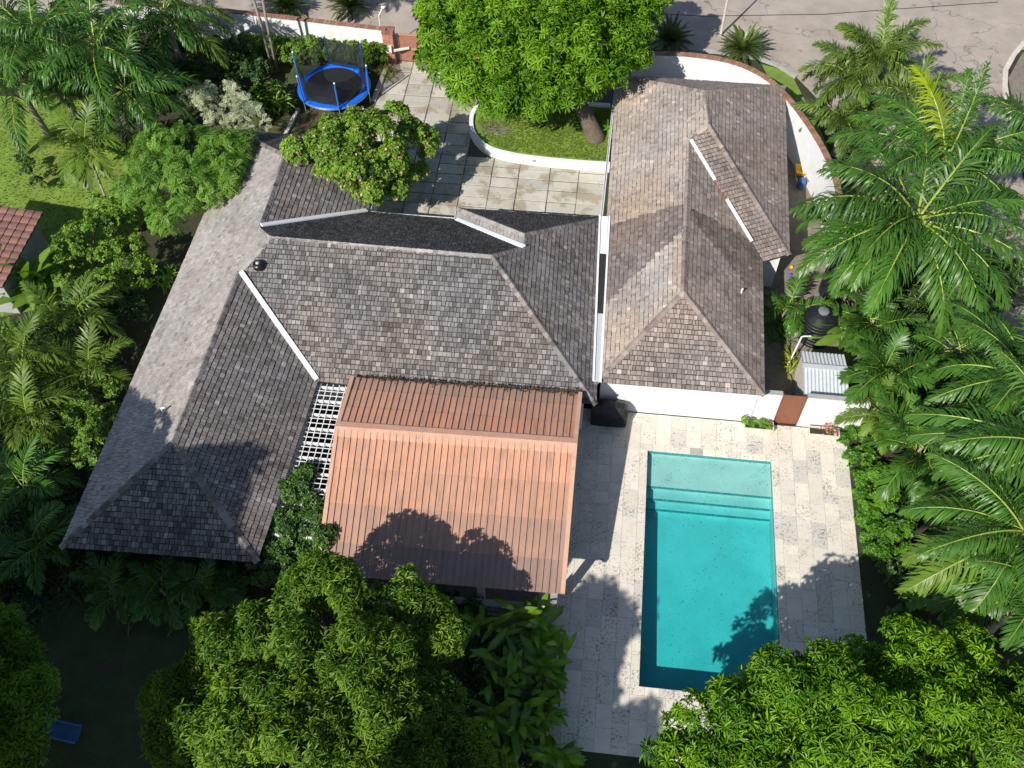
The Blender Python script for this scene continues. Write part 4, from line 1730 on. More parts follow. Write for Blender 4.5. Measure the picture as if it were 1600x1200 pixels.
def tank(loc, label, rad, hh, seed):
    t = thing('water_tank', label, 'tank', loc)
    mb = MB()
    prof = []
    k = 7
    for i in range(k):
        z = hh * i / k
        prof += [(rad, z), (rad, z + hh / k * .62), (rad * .965, z + hh / k * .72), (rad * .965, z + hh / k * .95)]
    prof += [(rad, hh), (rad * .97, hh + .08), (rad * .55, hh + .3), (rad * .3, hh + .38), (rad * .3, hh + .4)]
    mb.lathe(loc, prof, 32)
    mb.build('barrel', 'tank', t, smooth=False)
    mb = MB()
    mb.lathe(Vector(loc) + Vector((0, 0, hh + .4)), [(rad * .32, 0), (rad * .32, .07), (rad * .22, .11), (.02, .13)], 20)
    mb.build('lid', 'tank_lid', t)
    for a in range(8):
        an = a * math.pi / 4
        mb = MB()
        d = Vector((math.cos(an), math.sin(an), 0))
        mb.beam(Vector(loc) + d * rad * .93 + Vector((0, 0, hh + .13)), Vector(loc) + d * rad * .36 + Vector((0, 0, hh + .4)), .1, .05)
        mb.build('rib', 'tank', t)


tank(tuple(at(1272, 525, 0.0)), 'round black water tank behind the zinc shed', .82, 1.5, 1)
tank(tuple(at(1305, 470, 0.0) + Vector((0, .6, 0))), 'farther black water tank half hidden by palm fronds', .8, 1.35, 2)
pp = at(1252, 528, 1.7)
pt = thing('water_pipe', 'bent white pipe leading into the black tank', 'pipe', (pp.x, pp.y, 0))
mb = MB()
mb.tube([Vector((pp.x - .28, pp.y - .4, 0)), Vector((pp.x - .12, pp.y - .2, 1.2)), Vector((pp.x, pp.y, 1.78)), Vector((pp.x + .1, pp.y, 1.84)), Vector((pp.x + .42, pp.y + .05, 1.82))], .04, 8)
mb.build('pipe_run', 'white_plastic', pt)


def shed():
    x0, x1, y0, y1 = 6.85, 8.65, 2.62, 4.95
    t = thing('shed', 'small shed with silver corrugated zinc roof behind the white wall', 'shed', ((x0 + x1) / 2, (y0 + y1) / 2, 0))
    for a, b in (((x0, y0), (x0 + .1, y1)), ((x1 - .1, y0), (x1, y1)), ((x0 + .1, y0), (x1 - .1, y0 + .1)), ((x0 + .1, y1 - .1), (x1 - .1, y1))):
        mb = MB()
        mb.box((a[0], a[1], 0), (b[0], b[1], 1.75))
        mb.build('wall', 'planter', t)
    ym = y0 + (y1 - y0) * .58
    zt = 2.08
    for k, (ya, za, yb, zb) in enumerate(((ym, zt, y0 - .15, 1.82), (ym, zt, y1 + .1, 1.8))):
        n = 12
        for i in range(n):
            xa, xb = x0 - .1 + (x1 - x0 + .2) * i / n, x0 - .1 + (x1 - x0 + .2) * (i + 1) / n
            mb = MB()
            vs = []
            for s in range(5):
                x = xa + (xb - xa) * s / 4
                hgt = .028 * math.cos(2 * math.pi * s / 4)
                vs += [(x, ya, za + hgt), (x, yb, zb + hgt)]
            mb.add(vs, [(2 * s, 2 * s + 1, 2 * s + 3, 2 * s + 2) for s in range(4)])
            mb.build('corrugation', 'zinc', t)
    mb = MB()
    mb.beam((x0 - .12, ym, zt + .06), (x1 + .12, ym, zt + .06), .26, .03)
    mb.build('ridge_cap', 'zinc', t)


shed()


def cart():
    c = at(1250, 262, 0)
    c = Vector((7.2, 19.6, 0))
    c = at(1251, 268, .45)
    c.z = 0
    t = thing('garden_cart', 'yellow wheelbarrow holding a blue tank beside the curved wall', 'wheelbarrow', c)
    mb = MB()
    vs = []
    for z, a, b in ((.35, .2, .24), (.66, .3, .38)):
        vs += [c + Vector((-a, -b, z)), c + Vector((a, -b, z)), c + Vector((a, b, z)), c + Vector((-a, b, z))]
    mb.add(vs, [(0, 3, 2, 1), (0, 1, 5, 4), (1, 2, 6, 5), (2, 3, 7, 6), (3, 0, 4, 7)])
    mb.build('tray', 'yellow', t)
    for s in (-1, 1):
        mb = MB()
        mb.tube([c + Vector((s * .26, .7, .3)), c + Vector((s * .28, -.2, .38)), c + Vector((s * .3, -.95, .62))], .025, 6)
        mb.build('handle', 'steel', t)
        mb = MB()
        mb.tube([c + Vector((s * .28, -.35, .4)), c + Vector((s * .3, -.42, 0))], .025, 6)
        mb.build('leg', 'steel', t)
    mb = MB()
    wc = c + Vector((0, .72, .19))
    ring = [wc + Vector((0, .16 * math.cos(a), .16 * math.sin(a))) for a in np.linspace(0, 2 * math.pi, 19)]
    mb.tube(ring, .045, 8, cap=False)
    mb.build('wheel', 'tank', t)
    b = thing('jerry_can', 'blue plastic drum lying against the yellow wheelbarrow', 'drum', c + Vector((.05, -.75, 0)))
    mb = MB()
    p = c + Vector((.05, -.78, 0))
    mb.lathe(p, [(.2, 0), (.22, .05), (.22, .5), (.17, .58), (.06, .6), (.06, .65)], 16)
    mb.build('drum', 'blue_plastic', b)
    rk = thing('broom', 'thin broom handle leaning on the curved wall', 'broom', c + Vector((.9, -1.5, 0)))
    mb = MB()
    mb.tube([c + Vector((.4, -1.9, .05)), c + Vector((1.15, -.9, 1.3))], .022, 6)
    mb.build('stick', 'bark', rk)
    mb = MB()
    mb.beam(c + Vector((.25, -1.95, .12)), c + Vector((.55, -1.85, .12)), .08, .12)
    mb.build('bristles', 'thatch', rk)


cart()
for i, (px, py, m, lab) in enumerate(((1237, 417, 'yellow', 'small yellow toy on the gravel'), (1254, 413, 'red_plastic', 'red toy at the top of the gravel patch'), (1235, 429, 'toy_blue', 'small blue toy on the gravel'), (1252, 433, 'red_plastic', 'red toy in the middle of the gravel patch'), (1249, 445, 'red_plastic', 'red toy nearest the water tanks'), (1266, 397, 'bush', 'green toy under the palm frond tips'))):
    q = at(px, py, .08)
    mb = MB()
    mb.lathe(q - Vector((0, 0, .08)), [(.06, 0), (.1, .05), (.09, .1), (.04, .14), (.02, .18)], 10, (.5, .5, .5))
    tag(mb.build('toy', m, origin=(q.x, q.y, 0)), lab, 'toy', 'toys scattered on the gravel')

# ------------------------------------------------------------------ street furniture
lb = at(1126, 55, 0)
sl = thing('street_lamp', 'slim pale street lamp post standing by the cycads', 'lamp', lb)
mb = MB()
mb.tube([lb, lb + Vector((0, 0, 4.4))], [.085, .05], 10)
mb.build('post', 'kerb_pale', sl)
mb = MB()
mb.tube([lb + Vector((0, 0, 4.35)), lb + Vector((.1, .3, 4.6)), lb + Vector((.2, .8, 4.65))], .04, 8)
mb.build('arm', 'white_metal', sl)
mb = MB()
mb.lathe(lb + Vector((.22, .95, 4.6)), [(.05, .1), (.2, .05), (.22, 0), (.1, -.05)], 14)
mb.build('lamp_head', 'white_metal', sl)
# iron fence at the right edge
fa, fb = at(1588, 462, 1.0), at(1640, 452, 1.0)
fn = thing('iron_fence', 'dark iron rail fence at the right edge beyond the palms', 'fence', ((fa.x + fb.x) / 2, (fa.y + fb.y) / 2, 0))
for i in range(26):
    q = fa.lerp(fb, i / 25)
    mb = MB()
    mb.tube([Vector((q.x, q.y, 0)), Vector((q.x, q.y, 1.5))], .03, 6)
    mb.build('rail', 'mat_black', fn)
for z in (.2, 1.4):
    mb = MB()
    mb.beam(Vector((fa.x, fa.y, z)), Vector((fb.x, fb.y, z)), .05, .05)
    mb.build('cross_rail', 'mat_black', fn)

# ------------------------------------------------------------------ neighbour's small tiled building
def neighbour():
    z0, z1 = 2.6, 3.55
    a, b, c, d = at(67, 334, z0), at(28, 412, z0), at(-60, 470, z0), at(-60, 318, z0)
    r1 = at(-60, 350, 3.3)
    t = thing('tiled_outbuilding', 'small building with brown red tile roof at the left edge', 'building', ((a.x + d.x) / 2 - 1, (a.y + b.y) / 2, 0))
    nx, ny = 12, 11
    x1 = a.x
    x0 = x1 - 5.2
    ya, yb = b.y - 1.6, a.y + .1
    r = random.Random(9)
    for i in range(nx):
        for j in range(ny):
            xa, xb = x0 + (x1 - x0) * i / nx, x0 + (x1 - x0) * (i + 1) / nx
            y0, y1 = ya + (yb - ya) * j / ny, ya + (yb - ya) * (j + 1) / ny
            zz = lambda x: z0 + (x1 - x) * .1
            mb = MB()
            k = r.uniform(.85, 1.2)
            col = (.21 * k, .105 * k, .085 * k)
            vs = []
            for s in range(5):
                y = y0 + (y1 - y0) * s / 4
                hg = .045 * math.sin(math.pi * s / 4)
                vs += [(xa - .02, y, zz(xa) + hg + .01), (xb, y, zz(xb) + hg + .05)]
            vs2 = [(p[0], p[1], p[2] - .04) for p in vs[1::2]]
            mb.add(vs + vs2, [(2 * s, 2 * s + 1, 2 * s + 3, 2 * s + 2) for s in range(4)] + [(2 * s + 1, 10 + s, 11 + s, 2 * s + 3) for s in range(4)], col)
            mb.build('tile', 'red_tile', t)
    mb = MB()
    mb.add([(x0, ya, z0 + .5), (x1, ya, z0 - .02), (x1, yb, z0 - .02), (x0, yb, z0 + .5)], [(0, 1, 2, 3)])
    mb.build('roof_deck', 'underlay', t)
    for lo, hi in (((x0, ya + .5), (x1 - .45, ya + .65)), ((x0, yb - .5), (x1 - .45, yb - .35)), ((x1 - .6, ya + .65), (x1 - .45, yb - .5))):
        mb = MB()
        mb.box((lo[0], lo[1], 0), (hi[0], hi[1], 2.55))
        mb.build('wall', 'grey_plaster', t)


neighbour()

# blue slide half under the tree at the lower left
sa, sb = at(40, 1132, 0), at(126, 1150, 0)
sd = thing('slide', 'faded blue plastic slide on the shaded lawn', 'slide', (sa.x, sa.y, 0))
mb = MB()
pth = [Vector((sa.x - 1.2, sa.y + .1, 1.3)), Vector((sa.x - .2, sa.y, .75)), Vector((sa.x + .7, sa.y - .06, .35)), Vector((sb.x - .2, sb.y, .2)), Vector((sb.x + .05, sb.y, .22))]
w2 = .34
vs, fs = [], []
for p in pth:
    vs += [p + Vector((0, -w2, .16)), p + Vector((0, -w2 + .05, .16)), p + Vector((0, -w2 + .07, 0)), p + Vector((0, w2 - .07, 0)), p + Vector((0, w2 - .05, .16)), p + Vector((0, w2, .16)), p + Vector((0, w2, -.05)), p + Vector((0, -w2, -.05))]
for i in range(len(pth) - 1):
    for k in range(8):
        fs.append((i * 8 + k, (i + 1) * 8 + k, (i + 1) * 8 + (k + 1) % 8, i * 8 + (k + 1) % 8))
mb.add(vs, fs)
mb.build('chute', 'slide_blue', sd)
for s in (-1, 1):
    mb = MB()
    q = pth[0] + Vector((-.1, s * .3, 0))
    mb.tube([Vector((q.x - .1, q.y, 0)), q + Vector((0, 0, .5))], .03, 8)
    mb.build('ladder_rail', 'steel', sd)
#PLANTS
# ------------------------------------------------------------------ palm fronds
def frond_data(L, e0, droop, nl, leaf, width, lift, hang, seed, plume=.0, petiole=.12, tw=0.0):
    """A feather frond along +x: returns leaflet arrays and the stalk path."""
    r = np.random.default_rng(seed)
    n = 14
    path = [np.zeros(3)]
    dirs = []
    side = r.uniform(-.12, .12)
    for i in range(n):
        s = i / n
        e = e0 - droop * s ** 1.25
        yaw = side * s
        d = np.array([math.cos(e) * math.cos(yaw), math.cos(e) * math.sin(yaw), math.sin(e)])
        dirs.append(d)
        path.append(path[-1] + d * L / n)
    dirs.append(dirs[-1])
    path = np.array(path)
    dirs = np.array(dirs)
    vs, fs, ts = [], [], []
    for i in range(nl):
        s = petiole + (1 - petiole) * (i + .5) / nl
        x = s * n
        k = min(int(x), n - 1)
        f = x - k
        p = path[k] * (1 - f) + path[k + 1] * f
        T = dirs[k]
        S0 = np.cross(np.array([0, 0, 1.0]), T)
        S0 /= np.linalg.norm(S0)
        Nn = np.cross(T, S0)
        prof = math.sin(math.pi * (.16 + .8 * s)) ** .7
        for sd in (-1, 1):
            if r.random() < .06:
                continue
            ln = leaf * prof * r.uniform(.85, 1.1)
            a = (1.25 - .75 * s) + r.uniform(-.12, .12)
            lf = lift + r.uniform(-plume, plume) + r.uniform(-.1, .1)
            d1 = math.cos(a) * T + math.sin(a) * (sd * S0 * math.cos(lf) + Nn * math.sin(lf))
            g = hang * r.uniform(.35, 1.5)
            d2 = d1 * (1 - .3 * g) + np.array([0, 0, -1.0]) * g
            d2 /= np.linalg.norm(d2)
            d3 = d1 * (1 - .55 * g) + np.array([0, 0, -1.0]) * g * 1.7
            d3 /= np.linalg.norm(d3)
            wv = np.cross(d1, Nn + S0 * sd * .3)
            wv = wv / (np.linalg.norm(wv) + 1e-9) * width * .5
            m1 = p + d1 * ln * .35
            m2 = m1 + d2 * ln * .35
            tip = m2 + d3 * ln * .3
            b = len(vs)
            vs += [p - wv * .5, p + wv * .5, m1 - wv, m1 + wv, m2 - wv * .8, m2 + wv * .8, tip]
            fs += [(b, b + 1, b + 3), (b, b + 3, b + 2), (b + 2, b + 3, b + 5), (b + 2, b + 5, b + 4), (b + 4, b + 5, b + 6)]
            t = .45 + r.uniform(-.22, .22) + .12 * s
            ts += [t - .1, t - .1, t, t, t + .05, t + .05, t + .12]
    return np.array(vs), np.array(fs), np.clip(np.array(ts), 0, 1), path


FROND = {}
KINDS = {
    # length, leaflets, leaflet length, width, lift, hang, plume, stalk radius
    'royal': (4.7, 60, 1.15, .066, .3, .75, .55, .05),
    'coconut': (4.7, 60, 1.2, .066, .12, .9, .3, .05),
    'foxtail': (2.7, 90, .62, .05, .2, .3, 1.25, .035),
    'areca': (2.4, 32, .72, .07, .45, .4, .15, .025),
    'small': (1.7, 24, .55, .06, .3, .35, .2, .02),
}
ELEV = [1.35, 1.0, .7, .42, .12, -.25]


def frond_meshes(kind, m):
    key = (kind, m)
    if key in FROND:
        return FROND[key]
    L, nl, leaf, width, lift, hang, plume, rad = KINDS[kind]
    out = []
    for i, e in enumerate(ELEV):
        for q in range(2):
            v, f, t, path = frond_data(L * (1 - .06 * q), e, .75 + .28 * i * .6 + .15 * q, nl, leaf, width, lift, hang, 60 + i * 7 + q + len(kind), plume)
            me = np_mesh('frond', v, f, t, m)
            mb = MB()
            mb.tube([Vector(p) for p in path], [rad * (1 - .85 * k / (len(path) - 1)) for k in range(len(path))], 5)
            st = bpy.data.meshes.new('stalk')
            st.from_pydata(mb.v, [], mb.f)
            st.materials.append(M['rachis'])
            out.append((me, st))
    FROND[key] = out
    return out


def palm(name, label, hub, kind, m, n, seed, trunk=.16, base=None, lo=0, hi=5, scale=1.0, shaft=True, group=None, spec=None, dead=0, trunk_m='palm_trunk', clump=1):
    """Palm: trunk, crownshaft and one frond object for each leaf. spec: extra (azimuth deg, elevation index, material)."""
    r = random.Random(seed)
    hub = Vector(hub)
    b = Vector(base) if base is not None else Vector((hub.x + r.uniform(-.25, .25), hub.y + r.uniform(-.25, .25), 0))
    t = thing(name, label, 'palm tree' if kind != 'areca' and kind != 'small' else 'palm', b, group)
    if trunk:
        mid = b.lerp(hub, .5) + Vector((r.uniform(-.12, .12), r.uniform(-.12, .12), 0))
        mb = MB()
        k = 9
        pts, rad = [], []
        for i in range(k + 1):
            s = i / k
            p = b * (1 - s) ** 2 + mid * 2 * s * (1 - s) + hub * s * s
            pts.append(p)
            rad.append(trunk * (1.25 - .45 * s) * (1.06 if i % 2 else .97))
        mb.tube(pts, rad, 10)
        mb.build('trunk', trunk_m, t, smooth=True)
        if shaft:
            mb = MB()
            d = (hub - mid).normalized()
            mb.tube([hub - d * .75 * scale, hub - d * .3 * scale, hub + d * .12 * scale], [trunk * .95, trunk * .85, trunk * .35], 10)
            mb.build('crownshaft', 'crownshaft', t, smooth=True)
    meshes = frond_meshes(kind, m)
    ga = r.uniform(0, 6.28)
    items = []
    for i in range(n):
        s = (i + .5) / n
        ei = lo + (hi - lo) * (s ** .9)
        items.append((ga + i * 2.39996 + r.uniform(-.2, .2), min(5, max(0, int(round(ei + r.uniform(-.4, .4))))), None))
    for az, ei, mm in (spec or ()):
        items.append((math.radians(az), ei, mm))
    for az, ei, mm in items:
        ms = frond_meshes(kind, mm) if mm else meshes
        me, st = ms[ei * 2 + r.randrange(2)]
        off = Vector((0, 0, 0))
        if clump > 1:
            off = Vector((r.uniform(-.35, .35), r.uniform(-.35, .35), r.uniform(-.5, .1)))
        o = add_obj('frond', me, t, hub - b + off)
        o.rotation_euler = (r.uniform(-.18, .18), r.uniform(-.1, .1), az)
        k = scale * r.uniform(.85, 1.08)
        o.scale = (k, k, k)
        q = add_obj('stalk', st, o)
    for i in range(dead):
        ms = frond_meshes(kind, 'thatch')
        me, st = ms[10 + r.randrange(2)]
        o = add_obj('dead_frond', me, t, hub - b - Vector((0, 0, .5)))
        o.rotation_euler = (0, 1.0, r.uniform(0, 6.28))
        o.scale = (.55, .55, .55)
    return t


# right-hand palms
palm('royal_palm', 'large royal palm with broad crown overlapping the tan roof edge', at(1432, 345, 6.6), 'royal', 'palm', 18, 1, .2, lo=.8, hi=4.6, scale=1.32,
     dead=3, spec=[(-110, 4, None), (-75, 4, None), (-165, 3, None), (-148, 3, None), (-50, 3, None), (178, 3, None), (-130, 3, None), (195, 2, None)])
palm('royal_palm', 'royal palm with one glowing yellow frond near the street bend', at(1478, 252, 6.8), 'royal', 'palm', 10, 2, .2, lo=.6, hi=3.8, scale=1.15,
     spec=[(150, 2, None), (118, 1, 'palm_yellow'), (85, 0, None), (10, 2, None), (165, 3, None)])
palm('foxtail_palm', 'bushy foxtail palm nearest the curved white wall', at(1330, 118, 4.2), 'foxtail', 'foxtail', 16, 3, .12, lo=.3, hi=5, scale=1.25)
palm('foxtail_palm', 'taller foxtail palm with upright fronds over the street', at(1372, 92, 5.0), 'foxtail', 'foxtail', 14, 4, .12, lo=0, hi=4.2, scale=1.25, spec=[(140, 2, 'palm_yellow')])
palm('foxtail_palm', 'low foxtail palm between the street palms', at(1320, 185, 2.8), 'foxtail', 'foxtail', 15, 5, .12, lo=.5, hi=5, scale=1.15)
palm('foxtail_palm', 'foxtail palm behind the royal palm on the street verge', at(1420, 150, 3.8), 'foxtail', 'foxtail', 14, 6, .12, lo=.5, hi=4.5, scale=1.15)
palm('royal_palm', 'royal palm leaning in at the right edge above the street', at(1650, 240, 7.0), 'royal', 'palm', 14, 7, .2, lo=.8, hi=4.4, scale=1.2)
palm('coconut_palm', 'coconut palm with sunlit fronds by the right edge, middle height', at(1600, 590, 6.0), 'coconut', 'palm', 16, 8, .16, lo=.8, hi=4.6, scale=1.0)
palm('coconut_palm', 'coconut palm reaching long fronds toward the pool from the right', at(1655, 705, 6.6), 'coconut', 'palm', 16, 9, .16, lo=1, hi=4.4, scale=1.15, spec=[(176, 3, None), (192, 3, None)])
palm('coconut_palm', 'yellow-tipped coconut palm above the bright hedge', at(1600, 830, 6.0), 'coconut', 'palm', 15, 10, .16, lo=1, hi=4.6, scale=1.05, dead=3, spec=[(165, 3, 'areca'), (190, 4, 'areca'), (150, 2, None), (210, 4, 'areca')])
palm('coconut_palm', 'coconut palm low at the right edge above the mango crowns', at(1620, 915, 5.0), 'coconut', 'palm', 12, 11, .16, lo=1, hi=4.6, scale=.9, spec=[(185, 3, None), (205, 4, None)])
palm('fan_clump_palm', 'dense areca palm clump right of the zinc shed', at(1390, 580, 2.6), 'areca', 'palm', 20, 12, .08, lo=.3, hi=4.8, scale=1.05, shaft=False, clump=2)
palm('fan_clump_palm', 'areca palm clump with drooping fronds over the pool wall end', at(1372, 640, 2.0), 'areca', 'areca', 15, 13, .07, lo=.5, hi=4.6, scale=.8, shaft=False, clump=2)
palm('fan_clump_palm', 'dark areca palm clump behind the bright hedge', at(1440, 700, 2.6), 'areca', 'palm', 18, 14, .08, lo=.4, hi=4.8, scale=1.1, shaft=False, clump=2)
palm('fan_clump_palm', 'areca palm clump in the gap right of the royal palm', at(1500, 545, 2.8), 'areca', 'palm', 18, 15, .08, lo=.3, hi=4.6, scale=1.1, shaft=False, clump=2)
palm('fan_clump_palm', 'shaded areca palm clump under the coconut palms', at(1520, 760, 2.2), 'areca', 'palm', 16, 16, .08, lo=.4, hi=4.8, scale=1.1, shaft=False, clump=2)
palm('fan_clump_palm', 'areca palm clump low right beside the mango crown', at(1480, 900, 1.8), 'areca', 'palm', 14, 17, .08, lo=.6, hi=4.8, scale=1.0, shaft=False, clump=2)
palm('fan_clump_palm', 'areca palm clump beneath the royal palm by the toys', at(1335, 385, 2.2), 'areca', 'palm', 16, 45, .07, lo=.5, hi=4.6, scale=1.05, shaft=False, clump=2)
palm('fan_clump_palm', 'areca palm clump above the zinc shed roof', at(1365, 500, 2.4), 'areca', 'palm', 16, 46, .07, lo=.4, hi=4.6, scale=1.0, shaft=False, clump=2)
palm('young_palm', 'young palm tucked between the wing and the water tanks', at(1232, 478, 1.3), 'small', 'palm', 16, 18, .05, lo=.8, hi=4.4, scale=1.05, shaft=False, clump=2)
palm('young_palm', 'young palm behind the black tanks under the royal palm', at(1330, 440, 1.8), 'small', 'palm', 13, 19, .06, lo=.5, hi=4.5, scale=1.1, shaft=False, clump=2)
# left-hand palms
palm('royal_palm', 'royal palm with arching crown at the top left corner', at(55, 60, 5.4), 'royal', 'palm', 16, 20, .18, lo=.6, hi=4.6, scale=1.15)
palm('royal_palm', 'royal palm in the middle of the top left palm group', at(150, 75, 5.4), 'royal', 'palm', 17, 21, .18, lo=.5, hi=4.8, scale=1.2)
palm('royal_palm', 'royal palm with yellowing frond tips beside the street wall', at(255, 20, 4.8), 'royal', 'palm', 14, 22, .16, lo=.6, hi=4.4, scale=1.0, spec=[(0, 3, 'areca'), (-30, 4, 'areca')])
palm('royal_palm', 'royal palm leaning over the sunny left lawn', at(25, 130, 4.0), 'royal', 'palm', 13, 23, .16, lo=.8, hi=4.6, scale=.95)
palm('royal_palm', 'royal palm above the feathery tree on the left', at(195, 140, 4.2), 'royal', 'palm', 14, 24, .16, lo=1, hi=4.8, scale=1.0)
palm('slender_palm', 'slender small palm with thin pale trunk on the left lawn edge', at(132, 225, 3.6), 'areca', 'areca', 15, 25, .06, base=at(184, 360, 0), lo=.6, hi=4.8, scale=1.15, shaft=False)
palm('areca_palm', 'areca palm clump beside the left wing, upper one', at(110, 500, 2.6), 'areca', 'areca', 17, 26, .07, lo=.4, hi=4.8, scale=1.2, shaft=False, clump=2)
palm('areca_palm', 'areca palm clump at the left edge with yellow stems', at(35, 560, 2.8), 'areca', 'areca', 17, 27, .07, lo=.4, hi=4.8, scale=1.26, shaft=False, clump=2)
palm('areca_palm', 'areca palm clump leaning toward the left wing eave', at(130, 580, 2.4), 'areca', 'areca', 15, 28, .07, lo=.5, hi=4.8, scale=1.14, shaft=False, clump=2)
palm('areca_palm', 'areca palm clump lowest on the sunny left side', at(45, 650, 2.6), 'areca', 'areca', 16, 29, .07, lo=.4, hi=4.8, scale=1.2, shaft=False, clump=2)
palm('areca_palm', 'dark shaded areca palm below the sunny left clumps', at(40, 750, 2.0), 'areca', 'palm', 15, 30, .07, lo=.6, hi=4.8, scale=1.0, shaft=False, clump=2)
palm('areca_palm', 'dark shaded areca palm left of the roof corner', at(60, 850, 1.8), 'areca', 'palm', 14, 31, .07, lo=.6, hi=4.8, scale=.95, shaft=False, clump=2)
for i, (px, py, lab) in enumerate(((175, 915, 'leftmost'), (250, 920, 'middle'), (325, 915, 'rightmost'))):
    palm('areca_palm', lab + ' of three dark palms below the left roof eave', at(px, py, 1.2), 'areca', 'palm', 13, 32 + i, .06, lo=.8, hi=4.8, scale=.8, shaft=False, clump=2, group='dark palms along the front eave')
# two bare stems of a tall palm rising out of the picture by the hedge
tb = at(430, 112, 0)
tp = thing('tall_palm', 'tall palm with two slender pale stems by the trampoline', 'palm tree', tb)
for k, dx in enumerate((-.12, .14)):
    mb = MB()
    mb.tube([tb + Vector((dx, 0, 0)), tb + Vector((dx * 1.5, .05, 3.5)), tb + Vector((dx * 3.5, .1, 8.0))], [.11, .09, .075], 8)
    mb.build('trunk', 'palm_trunk', tp, smooth=True)
ms = frond_meshes('areca', 'areca')
for i in range(16):
    o = add_obj('frond', ms[min(11, 2 + i % 9)][0], tp, Vector((rnd.uniform(-.4, .5), .1, 8.0)))
    o.rotation_euler = (0, 0, i * 2.4)

# ------------------------------------------------------------------ mango trees
def mango(label, rows, base, m, seed, r0=.28, gap=.27, scale=1.0, dens=6.0, base_tint=.5, minor=.6, yellow=.02, lobes=None, templates=None):
    lobes = lobes if lobes is not None else px_lobes(rows)
    t = thing('mango_tree', label, 'tree', base)
    foliage('crown', lobes, m, templates or WHORLS, t, minor_r=minor, gap=gap, seed=seed, scale=scale, base_tint=base_tint, dens=dens, yellow=yellow)
    foliage('inner_foliage', [(c, q * .68) for c, q in lobes], m, templates or WHORLS, t, minor_r=minor * .8, gap=gap * 1.25, seed=seed + 900, scale=scale * 1.15, base_tint=base_tint - .3, dens=dens, yellow=0, shell=.5)  # inner leaves coloured darker, painting the shade inside the crown
    limbs(t, base, lobes, r0)
    return t


mango('bright green mango tree on the raised lawn behind the house',
      [(700, 45, 5.4, 2.0), (745, 110, 4.9, 1.9), (805, 135, 4.8, 1.8), (868, 118, 5.2, 2.0), (925, 105, 5.2, 1.9), (958, 50, 5.6, 2.0), (850, 150, 4.4, 1.3), (900, 135, 4.5, 1.3), (880, 55, 6.5, 2.2), (790, 55, 6.5, 2.2), (720, -15, 5.8, 2.0),
       (820, -30, 7, 2.3), (930, -15, 6.4, 2.1), (975, 92, 4.9, 1.1), (697, 92, 4.7, 1.0), (1000, 10, 5.5, 1.3), (790, 165, 4.2, .9), (735, 140, 4.3, .9)],
      Vector((-3.75, 20.6, .4)), 'mango_a', 11, .46, gap=.33, scale=1.15, dens=7)
mango('large olive green mango tree at the bottom centre below the terracotta roof',
      [(310, 1070, 4.3, 1.1), (300, 1140, 4.0, 1.2), (355, 1015, 4.8, 1.1), (425, 985, 5.4, 1.1), (485, 912, 6.0, .85), (550, 925, 6.2, 1.05), (615, 950, 5.8, 1.05), (655, 1000, 5.3, 1.05), (670, 985, 5.0, .7), (560, 1030, 6.5, 1.4),
       (455, 1050, 6.2, 1.4), (385, 1125, 5.4, 1.4), (490, 1145, 6.1, 1.6), (600, 1110, 6.0, 1.4), (665, 1100, 5.2, 1.0), (700, 1180, 4.8, 1.0), (610, 1205, 5.8, 1.5), (400, 1220, 5, 1.5), (750, 1225, 4.2, .8),
       (500, 1100, 3.2, 2.0), (600, 1060, 3.6, 1.6), (340, 1170, 3, 1.5), (560, 1190, 3.4, 1.8), (440, 1010, 4.0, 1.3), (265, 1095, 3.4, .9), (330, 1230, 3.5, 1.4), (660, 1200, 3.5, 1.3)],
      at(520, 1120, 0) + Vector((.8, .8, 0)), 'mango_b', 12, .32, gap=.27, scale=.88, base_tint=.48, dens=7, yellow=.03)
mango('bright mango tree crowding the near end of the pool',
      [(1185, 1105, 5.2, 1.1), (1130, 1160, 5.3, 1.3), (1155, 1115, 5.5, .9), (1060, 1180, 4, 1.05), (1270, 1085, 5.7, 1.3), (1230, 1170, 5, 1.5), (1340, 1140, 5.8, 1.7), (1420, 1040, 5, 1.35), (1490, 1035, 5, 1.15), (1470, 1120, 5.4, 1.5),
       (1345, 1060, 4.7, 1.1), (1420, 1200, 5.5, 1.8), (1300, 1220, 5, 1.6), (1150, 1230, 4.6, 1.6), (1080, 1220, 3.8, 1.3), (1200, 1140, 3.4, 1.4), (1400, 1110, 3.6, 1.7), (1300, 1140, 3.4, 1.7), (1500, 1080, 4.2, 1.2), (1250, 1230, 3.5, 1.7), (1180, 1190, 3.6, 1.4)],
      at(1300, 1150, 0) + Vector((0, .5, 0)), 'mango_c', 13, .3, gap=.31, scale=1.0, dens=7.5)
mango('mango tree cut by the lower right corner of the view',
      [(1600, 1085, 4.5, 1.05), (1560, 1160, 4.8, 1.3), (1600, 1200, 5, 1.6), (1660, 1130, 5, 1.6)], at(1640, 1180, 0), 'mango_c', 14, .25, gap=.27, scale=1.0)
mango('dark shaded mango tree at the lower left corner',
      [(15, 1030, 4.4, 1.15), (-20, 1000, 4.4, 1.2), (15, 1105, 4.6, 1.2), (-50, 1070, 5, 1.6), (10, 1180, 4.2, 1.15), (-50, 1160, 4.8, 1.6)], at(-40, 1120, 0), 'mango_b', 15, .28, gap=.27, scale=.95)

